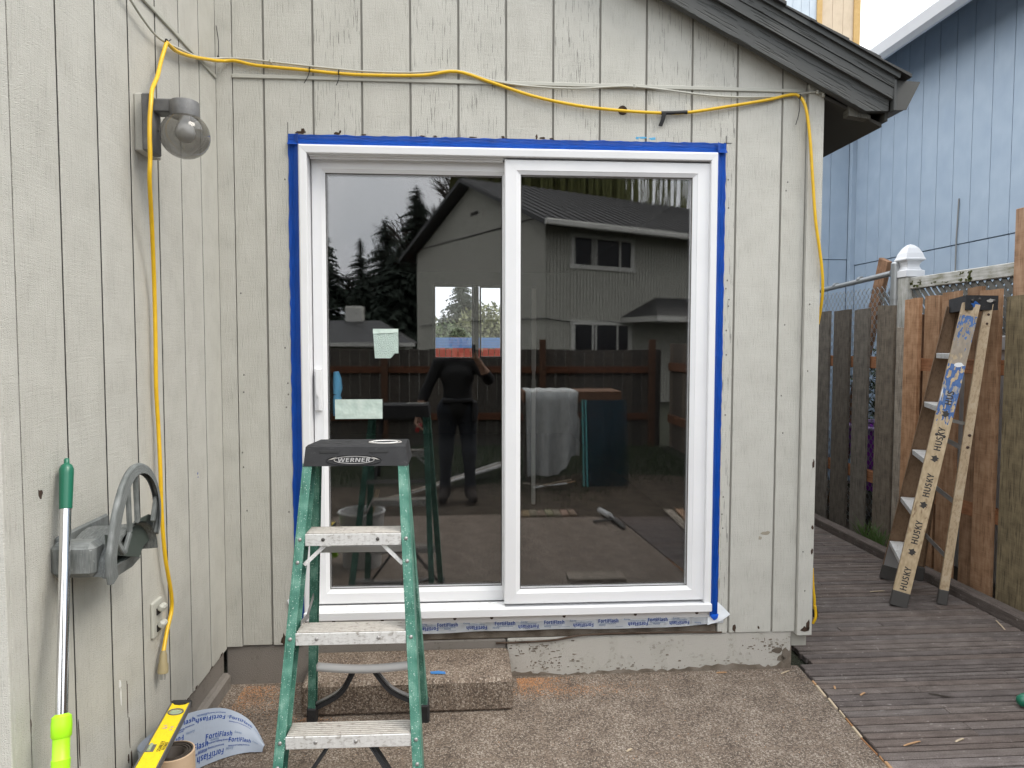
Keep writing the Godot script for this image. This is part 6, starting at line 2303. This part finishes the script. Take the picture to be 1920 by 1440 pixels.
	for k in 4:
		s = shape()
		var a := Vector3(0.74 + k * 0.09, 0.02 + k * 0.006, 4.16 + 0.06 * (k % 2))
		s.bar(a, a + Vector3([0.36, 0.3, -0.28, 0.2][k], [0.03, 0.08, 0.02, 0.0][k], [0.05, -0.1, 0.08, 0.16][k]), 0.016, 0.008)
		one("scrap_stick", s, [M.strip_white, M.chip_pale, M.grey_wood, M.chip][k], ["white scrap stick in the small heap under the work table", "pale wooden scrap stick sticking up from the heap under the work table", "grey weathered scrap stick in the heap under the work table", "orange-brown scrap stick in the heap under the work table"][k], "scrap", "scraps heaped under the work table")
	for k in 8:
		s = shape(2)
		s.box(Vector3(0.50 + k * 0.068, -0.012 + r(0, 0.005), 3.06 + r(-0.006, 0.006)), Vector3(0.062, 0.06, 0.2), 0.006)
		struct("edging_brick", s, tone(M.brick, C(r(.8, 1.1), r(.8, 1.05), r(.8, 1.0))))
	var cg := thing("caulking_gun", "caulking gun with a white cartridge lying on the patio, mirrored in the right pane", "caulking gun", Vector3(1.27, 0, 2.75))
	s = shape()
	s.xf = Transform3D(Basis(Quaternion(Vector3.UP, Vector3(0.22, 0.02, -1).normalized())), Vector3(-0.05, 0.034, 0.28))
	s.lathe(flat([0.0, 0.0, 0.026, 0.0, 0.026, 0.21, 0.024, 0.22, 0.008, 0.23, 0.006, 0.29, 0.0, 0.29]), 16)
	obj("cartridge", s, M.strip_white, cg)
	s = shape()
	s.bar(Vector3(-0.03, 0.03, 0.32), Vector3(0.045, 0.02, -0.20), 0.05, 0.022, Vector3.RIGHT, 0.006)
	s.bar(Vector3(0.0, 0.03, -0.03), Vector3(-0.17, 0.018, -0.05), 0.03, 0.02, Vector3(0, 0, 1), 0.006)
	s.bar(Vector3(0.02, 0.03, -0.10), Vector3(0.04, 0.018, -0.28), 0.03, 0.02, Vector3.RIGHT, 0.006)
	obj("gun_body", s, M.dark_metal, cg)
	s = shape()
	s.xf = Transform3D(Basis(), Vector3(-0.66, 0.0, 1.56))
	s.lathe(flat([0.0, 0.003, 0.125, 0.003, 0.15, 0.36, 0.158, 0.362, 0.158, 0.372, 0.146, 0.372, 0.122, 0.012, 0.0, 0.012]), 26)
	var bk := one("white_bucket", s, M.strip_white, "pale bucket with a stirring stick just below the view, mirrored behind the ladder", "bucket")
	s = shape()
	s.bar(Vector3(-0.69, 0.02, 1.52), Vector3(-0.56, 0.50, 1.64), 0.03, 0.008)
	one("stirring_stick", s, M.chip_pale, "wooden stick standing in the pale bucket", "stick")
	s = shape(0)
	s.box(Vector3(0.86, 0.012, 1.30), Vector3(0.36, 0.02, 0.14), 0.003)
	one("board_offcut", s, M.grey_wood, "short grey board offcut lying on the patio, mirrored low in the right pane", "offcut")
	for k in 4:
		s = shape(2)
		s.bar(Vector3(1.85 + k * 0.09, 0.012 + 0.014 * (k % 2), 3.1 - k * 0.04), Vector3(1.80 + k * 0.05, 0.012 + 0.014 * (k % 2), 2.0 + k * 0.1), 0.075, 0.016, Vector3.RIGHT, 0.002)
		one("loose_board", s, [M.grey_wood, M.cedar, M.old_wood, M.strip_white][k], ["grey loose board lying on the walkway, mirrored at the right pane's edge", "brown loose board lying on the walkway, mirrored at the right pane's edge", "dark loose board lying on the walkway, mirrored at the right pane's edge", "white loose board lying on the walkway, mirrored at the right pane's edge"][k], "board", "boards lying on the walkway behind the camera")
	# grass of the lawn
	var bl := shape()
	bl.tri(Vector3(-0.05, 0, 0), Vector3(0.05, 0, 0), Vector3(0.12, 1, 0.2), Vector3.BACK)
	bl.tri(Vector3(0, 0, -0.05), Vector3(0, 0, 0.05), Vector3(-0.25, 0.8, -0.1), Vector3.RIGHT)
	var mm := MultiMesh.new()
	mm.transform_format = MultiMesh.TRANSFORM_3D
	mm.mesh = bl.mesh()
	var at := []
	for i in 26000:
		var p := Vector3(r(-5, 2.9), -0.03, r(3.1, 7.4))
		var bare := 1.0 - smoothstep(3.6, 5.2, p.z + 0.5 * sin(p.x * 2.0))
		if rng.randf() < bare:
			continue
		var sc := r(0.03, 0.09)
		at.append(Transform3D(Basis(Vector3.UP, r(0, TAU)).scaled(Vector3(sc, sc * r(0.7, 1.3), sc)), p))
	mm.instance_count = at.size()
	for i in at.size():
		mm.set_instance_transform(i, at[i])
	var mi := MultiMeshInstance3D.new()
	mi.name = "grass"
	mi.multimesh = mm
	mi.material_override = M.grass
	mi.set_meta("kind", "stuff")
	tag(mi, "short patchy grass of the lawn, mirrored in the door glass", "grass")
	add_child(mi)

	# beyond the far windows
	conifer(Vector3(0.05, -0.3, -27.0), 4.6, 1.5, "grey-green conifer seen through the narrow far window", 31, 1.2)
	conifer(Vector3(-0.75, -0.3, -28.0), 3.2, 0.7, "small conifer seen through the left part of the far window", 32, 1.0)
	bush("far_bush", Vector3(-0.5, 0, -23.0), Vector3(1.1, 1.15, 0.8), M.bush, "dark rounded bush seen low through the far window", 3500, 41)
	bush("far_bush", Vector3(1.0, 0, -24.0), Vector3(1.5, 1.55, 0.8), M.bush_pale, "pale green bush seen through the second far window", 5000, 42)
	bush("far_bush", Vector3(0.2, 0, -30.0), Vector3(3.2, 1.35, 0.8), M.bush_pale, "hazy pale hedge at the back of the view through the far windows", 8000, 43)
	s = shape(0)
	for k in 4:
		s.box(Vector3(0, 1.455 + k * 0.045, -9.2), Vector3(5, 0.042, 0.03), 0.002)
	s.box(Vector3(-1.9, 0.7, -9.23), Vector3(0.1, 1.5, 0.03))
	s.box(Vector3(1.9, 0.7, -9.23), Vector3(0.1, 1.5, 0.03))
	one("blue_rail_fence", s, mat(C(.10, .24, .50), 0.7), "blue horizontal rails seen low through the far windows", "fence")
	s = shape()
	for k in 30:
		s.box(Vector3(-1.5 + k * 0.1, 0.71, -8.7), Vector3(0.09, 1.44 + r(-0.015, 0.015), 0.02), 0.002)
	one("red_board_fence", s, mat(C(.42, .07, .045), 0.8), "low red board fence seen at the bottom of the far window", "fence")

# bones: [from, to, radius, radius, colour]; their tapered capsules melt together and are meshed as one skin
func fleshed(bones: Array, cell: float, soft: float, into: Shape) -> void:
	var lo := Vector3.INF
	var hi := -Vector3.INF
	for b in bones:
		for k in 2:
			var m: Vector3 = Vector3.ONE * (b[2 + k] + cell * 3.0 + soft * 0.3)
			lo = lo.min(b[k] - m)
			hi = hi.max(b[k] + m)
	var n := Vector3i(((hi - lo) / cell).ceil()) + Vector3i.ONE
	var f := PackedFloat32Array()
	f.resize(n.x * n.y * n.z)
	f.fill(1.0)
	var near := PackedFloat32Array()
	near.resize(f.size())
	near.fill(1.0)
	var who := PackedInt32Array()
	who.resize(f.size())
	for bi in bones.size():
		var b: Array = bones[bi]
		var m := Vector3.ONE * (maxf(b[2], b[3]) + cell * 2.5 + soft)
		var i0 := Vector3i(((b[0].min(b[1]) - m - lo) / cell).floor()).clamp(Vector3i.ZERO, n - Vector3i.ONE)
		var i1 := Vector3i(((b[0].max(b[1]) + m - lo) / cell).ceil()).clamp(Vector3i.ZERO, n - Vector3i.ONE)
		var a: Vector3 = b[0]
		var ab: Vector3 = b[1] - b[0]
		var ll := maxf(ab.length_squared(), 1e-9)
		var r0: float = b[2]
		var dr: float = b[3] - b[2]
		for z in range(i0.z, i1.z + 1):
			for y in range(i0.y, i1.y + 1):
				var at := (z * n.y + y) * n.x
				for x in range(i0.x, i1.x + 1):
					var p := lo + Vector3(x, y, z) * cell - a
					var t := clampf(p.dot(ab) / ll, 0.0, 1.0)
					var d := (p - ab * t).length() - r0 - dr * t
					var k := at + x
					if d < near[k]:
						near[k] = d
						who[k] = bi
					var o := f[k]
					var h := maxf(soft - absf(o - d), 0.0) / soft
					f[k] = minf(o, d) - h * h * soft * 0.25
	var ids := {}
	var nx := n.x
	var nxy := n.x * n.y
	var corner := [0, 1, nx, nx + 1, nxy, nxy + 1, nxy + nx, nxy + nx + 1]
	var cross := [[0, 1], [2, 3], [4, 5], [6, 7], [0, 2], [1, 3], [4, 6], [5, 7], [0, 4], [1, 5], [2, 6], [3, 7]]
	for z in n.z - 1:
		for y in n.y - 1:
			for x in n.x - 1:
				var base := z * nxy + y * nx + x
				var inside := 0
				for c in 8:
					if f[base + corner[c]] < 0.0:
						inside += 1
				if inside == 0 or inside == 8:
					continue
				var sum := Vector3.ZERO
				var cnt := 0
				for e in cross:
					var fa := f[base + corner[e[0]]]
					var fb := f[base + corner[e[1]]]
					if (fa < 0.0) != (fb < 0.0):
						var pa := Vector3(e[0] & 1, (e[0] >> 1) & 1, e[0] >> 2)
						var pb := Vector3(e[1] & 1, (e[1] >> 1) & 1, e[1] >> 2)
						sum += pa.lerp(pb, fa / (fa - fb))
						cnt += 1
				var g := Vector3(f[base + 1] - f[base], f[base + nx] - f[base], f[base + nxy] - f[base])
				g += Vector3(f[base + nxy + nx + 1] - f[base + nxy + nx], f[base + nxy + nx + 1] - f[base + nxy + 1], f[base + nxy + nx + 1] - f[base + nx + 1])
				into.col = bones[who[base]][4]
				ids[base] = into.put(lo + (Vector3(x, y, z) + sum / cnt) * cell, g.normalized(), Vector2.ZERO)
	for base in ids:
		for d in 3:
			var step: int = [1, nx, nxy][d]
			if (f[base] < 0.0) == (f[base + step] < 0.0):
				continue
			var u: int = [nx, nxy, 1][d]
			var w: int = [nxy, 1, nx][d]
			if ids.has(base - u) and ids.has(base - w) and ids.has(base - u - w):
				into.face(ids[base], ids[base - u], ids[base - u - w])
				into.face(ids[base], ids[base - u - w], ids[base - w])

func hand(at: Vector3, along: Vector3, palm: Vector3, thumb_side: float, curl: float, skin: Color) -> Array:
	var y := along.normalized()
	var z := (palm - y * palm.dot(y)).normalized()      # the side that the fingers close towards
	var x := y.cross(z) * thumb_side
	var b := []
	for k in 4:
		var root := at + x * (0.028 - k * 0.0185) + y * (0.085 - 0.004 * absf(k - 1.5))
		b.append([at + x * (0.018 - k * 0.012) + y * 0.012, root, 0.0155, 0.0115, skin])
		var p := root
		var d := y
		for j in 3:
			d = (d * cos(curl) + z * sin(curl)).normalized()
			var q: Vector3 = p + d * ([0.042, 0.027, 0.020][j] * [0.92, 1.05, 0.98, 0.78][k])
			b.append([p, q, 0.0092 - j * 0.0007, 0.0086 - j * 0.0008, skin])
			p = q
	var t0 := at + x * 0.028 + y * 0.02
	var t1 := t0 + (x * 0.8 + y * 0.7 + z * 0.35).normalized() * 0.042
	var t2 := t1 + (x * 0.15 + y * 0.85 + z * 0.5).normalized() * 0.032
	b.append([at + y * 0.02, t0, 0.016, 0.015, skin])
	b.append([t0, t1, 0.014, 0.0105, skin])
	b.append([t1, t2, 0.0105, 0.009, skin])
	return b

func build_person() -> void:
	var o := Vector3(-0.03, 0.0, 3.56)
	var skin := C(.36, .22, .16)
	var top := C(.008, .008, .009)
	var jean := C(.018, .02, .028)
	var boot := C(.03, .022, .016)
	var v := func(x: float, y: float, z: float) -> Vector3: return o + Vector3(x, y, z)
	var s := shape()
	s.tinted = true
	var body := [
		[v.call(-0.075, 0.87, 0.0), v.call(0.075, 0.87, 0.0), 0.118, 0.118, jean], [v.call(0, 0.9, 0), v.call(0, 1.10, 0), 0.14, 0.135, top], [v.call(-0.04, 1.19, -0.005), v.call(0.04, 1.19, -0.005), 0.12, 0.12, top],
		[v.call(-0.17, 1.31, 0), v.call(0.17, 1.31, 0), 0.062, 0.062, top], [v.call(0, 1.34, 0.01), v.call(0, 1.43, -0.005), 0.058, 0.05, skin],
		[v.call(-0.18, 1.30, 0), v.call(-0.30, 1.04, -0.04), 0.06, 0.048, top], [v.call(-0.30, 1.04, -0.04), v.call(-0.325, 0.97, -0.07), 0.046, 0.042, top], [v.call(-0.32, 0.98, -0.065), v.call(-0.365, 0.83, -0.12), 0.038, 0.028, skin],
		[v.call(0.18, 1.30, 0), v.call(0.29, 1.17, -0.15), 0.06, 0.048, top], [v.call(0.29, 1.17, -0.15), v.call(0.26, 1.22, -0.2), 0.046, 0.042, top], [v.call(0.27, 1.21, -0.19), v.call(0.165, 1.375, -0.325), 0.038, 0.027, skin],
		[v.call(-0.09, 0.86, 0), v.call(-0.11, 0.47, -0.02), 0.098, 0.066, jean], [v.call(-0.11, 0.47, -0.02), v.call(-0.12, 0.12, 0.03), 0.064, 0.047, jean], [v.call(-0.12, 0.085, 0.03), v.call(-0.14, 0.042, -0.15), 0.052, 0.042, boot], [v.call(-0.12, 0.045, 0.05), v.call(-0.12, 0.13, 0.03), 0.045, 0.05, boot],
		[v.call(0.09, 0.86, 0), v.call(0.11, 0.47, -0.02), 0.098, 0.066, jean], [v.call(0.11, 0.47, -0.02), v.call(0.12, 0.12, 0.03), 0.064, 0.047, jean], [v.call(0.12, 0.085, 0.03), v.call(0.15, 0.042, -0.15), 0.052, 0.042, boot], [v.call(0.12, 0.045, 0.05), v.call(0.12, 0.13, 0.03), 0.045, 0.05, boot]]
	fleshed(body, 0.014, 0.035, s)
	# head, turned down a little to the phone
	var hc: Vector3 = v.call(0.01, 1.515, -0.03)
	var w := func(x: float, y: float, z: float) -> Vector3: return hc + Vector3(x, y, z)
	var head := [[w.call(0, 0.03, 0.025), w.call(0, 0.035, -0.015), 0.079, 0.076, skin], [w.call(0, -0.02, -0.02), w.call(0, -0.075, -0.05), 0.064, 0.034, skin], [w.call(0, -0.10, 0.03), w.call(0, -0.03, 0.02), 0.05, 0.06, skin],
		[w.call(0, 0.02, -0.088), w.call(0, -0.022, -0.104), 0.009, 0.0125, skin], [w.call(-0.03, 0.03, -0.083), w.call(0.03, 0.03, -0.083), 0.010, 0.010, skin], [w.call(-0.02, -0.052, -0.083), w.call(0.02, -0.052, -0.083), 0.008, 0.008, C(.30, .14, .11)],
		[w.call(-0.03, 0.012, -0.078), w.call(-0.029, 0.012, -0.078), 0.0115, 0.0115, C(.5, .48, .45)], [w.call(0.03, 0.012, -0.078), w.call(0.029, 0.012, -0.078), 0.0115, 0.0115, C(.5, .48, .45)], [w.call(-0.03, 0.012, -0.086), w.call(-0.03, 0.012, -0.087), 0.005, 0.005, C(.02, .015, .01)], [w.call(0.03, 0.012, -0.086), w.call(0.03, 0.012, -0.087), 0.005, 0.005, C(.02, .015, .01)],
		[w.call(-0.08, 0.01, 0.012), w.call(-0.083, -0.025, 0.005), 0.013, 0.009, skin], [w.call(0.08, 0.01, 0.012), w.call(0.083, -0.025, 0.005), 0.013, 0.009, skin]]
	fleshed(head, 0.005, 0.014, s)
	fleshed(hand(v.call(-0.365, 0.83, -0.12), Vector3(-0.15, -1, -0.25), Vector3(0.8, 0, -0.3), 1.0, 0.75, skin), 0.004, 0.006, s)
	fleshed(hand(v.call(0.165, 1.375, -0.325), Vector3(-0.6, 0.75, -0.2), Vector3(-0.3, -0.1, -0.9), 1.0, 0.28, skin), 0.004, 0.006, s)
	var m := mat(Color(1, 1, 1), 0.85)
	m.vertex_color_use_as_albedo = true
	var p := one("person", s, m, "person in a black top and dark jeans holding up a phone, mirrored in the glass", "person")
	s = shape()
	s.tinted = true
	var hair := C(.02, .014, .010)
	fleshed([[w.call(0, 0.052, 0.03), w.call(0, 0.058, -0.02), 0.079, 0.074, hair], [w.call(0, 0.0, 0.055), w.call(0, -0.07, 0.06), 0.068, 0.05, hair], [w.call(-0.065, 0.04, 0.01), w.call(-0.07, -0.03, 0.03), 0.025, 0.02, hair], [w.call(0.065, 0.04, 0.01), w.call(0.07, -0.03, 0.03), 0.025, 0.02, hair]], 0.007, 0.02, s)
	obj("hair", s, m, p)
	s = shape()
	s.box(v.call(0, 0.965, 0.0), Vector3(0.29, 0.045, 0.285), 0.012)
	obj("tool_belt", s, M.black_plastic, p)
	s = shape()
	s.box(v.call(0.16, 0.86, -0.06), Vector3(0.05, 0.2, 0.14), 0.015)
	obj("tool_pouch", s, M.black_plastic, p)
	s = shape()
	s.box(Vector3(0.06, 1.452, 3.186), Vector3(0.148, 0.072, 0.008), 0.003)
	one("phone", s, M.black, "dark phone held sideways in the photographer's raised hand", "phone")
	s = shape()
	s.tube(pts([-0.40, 0.70, 3.36, -0.37, 0.745, 3.50]), 0.021, 10)
	one("red_tool", s, mat(C(.35, .02, .02), 0.5), "small red tool held in the photographer's lowered hand", "tool")
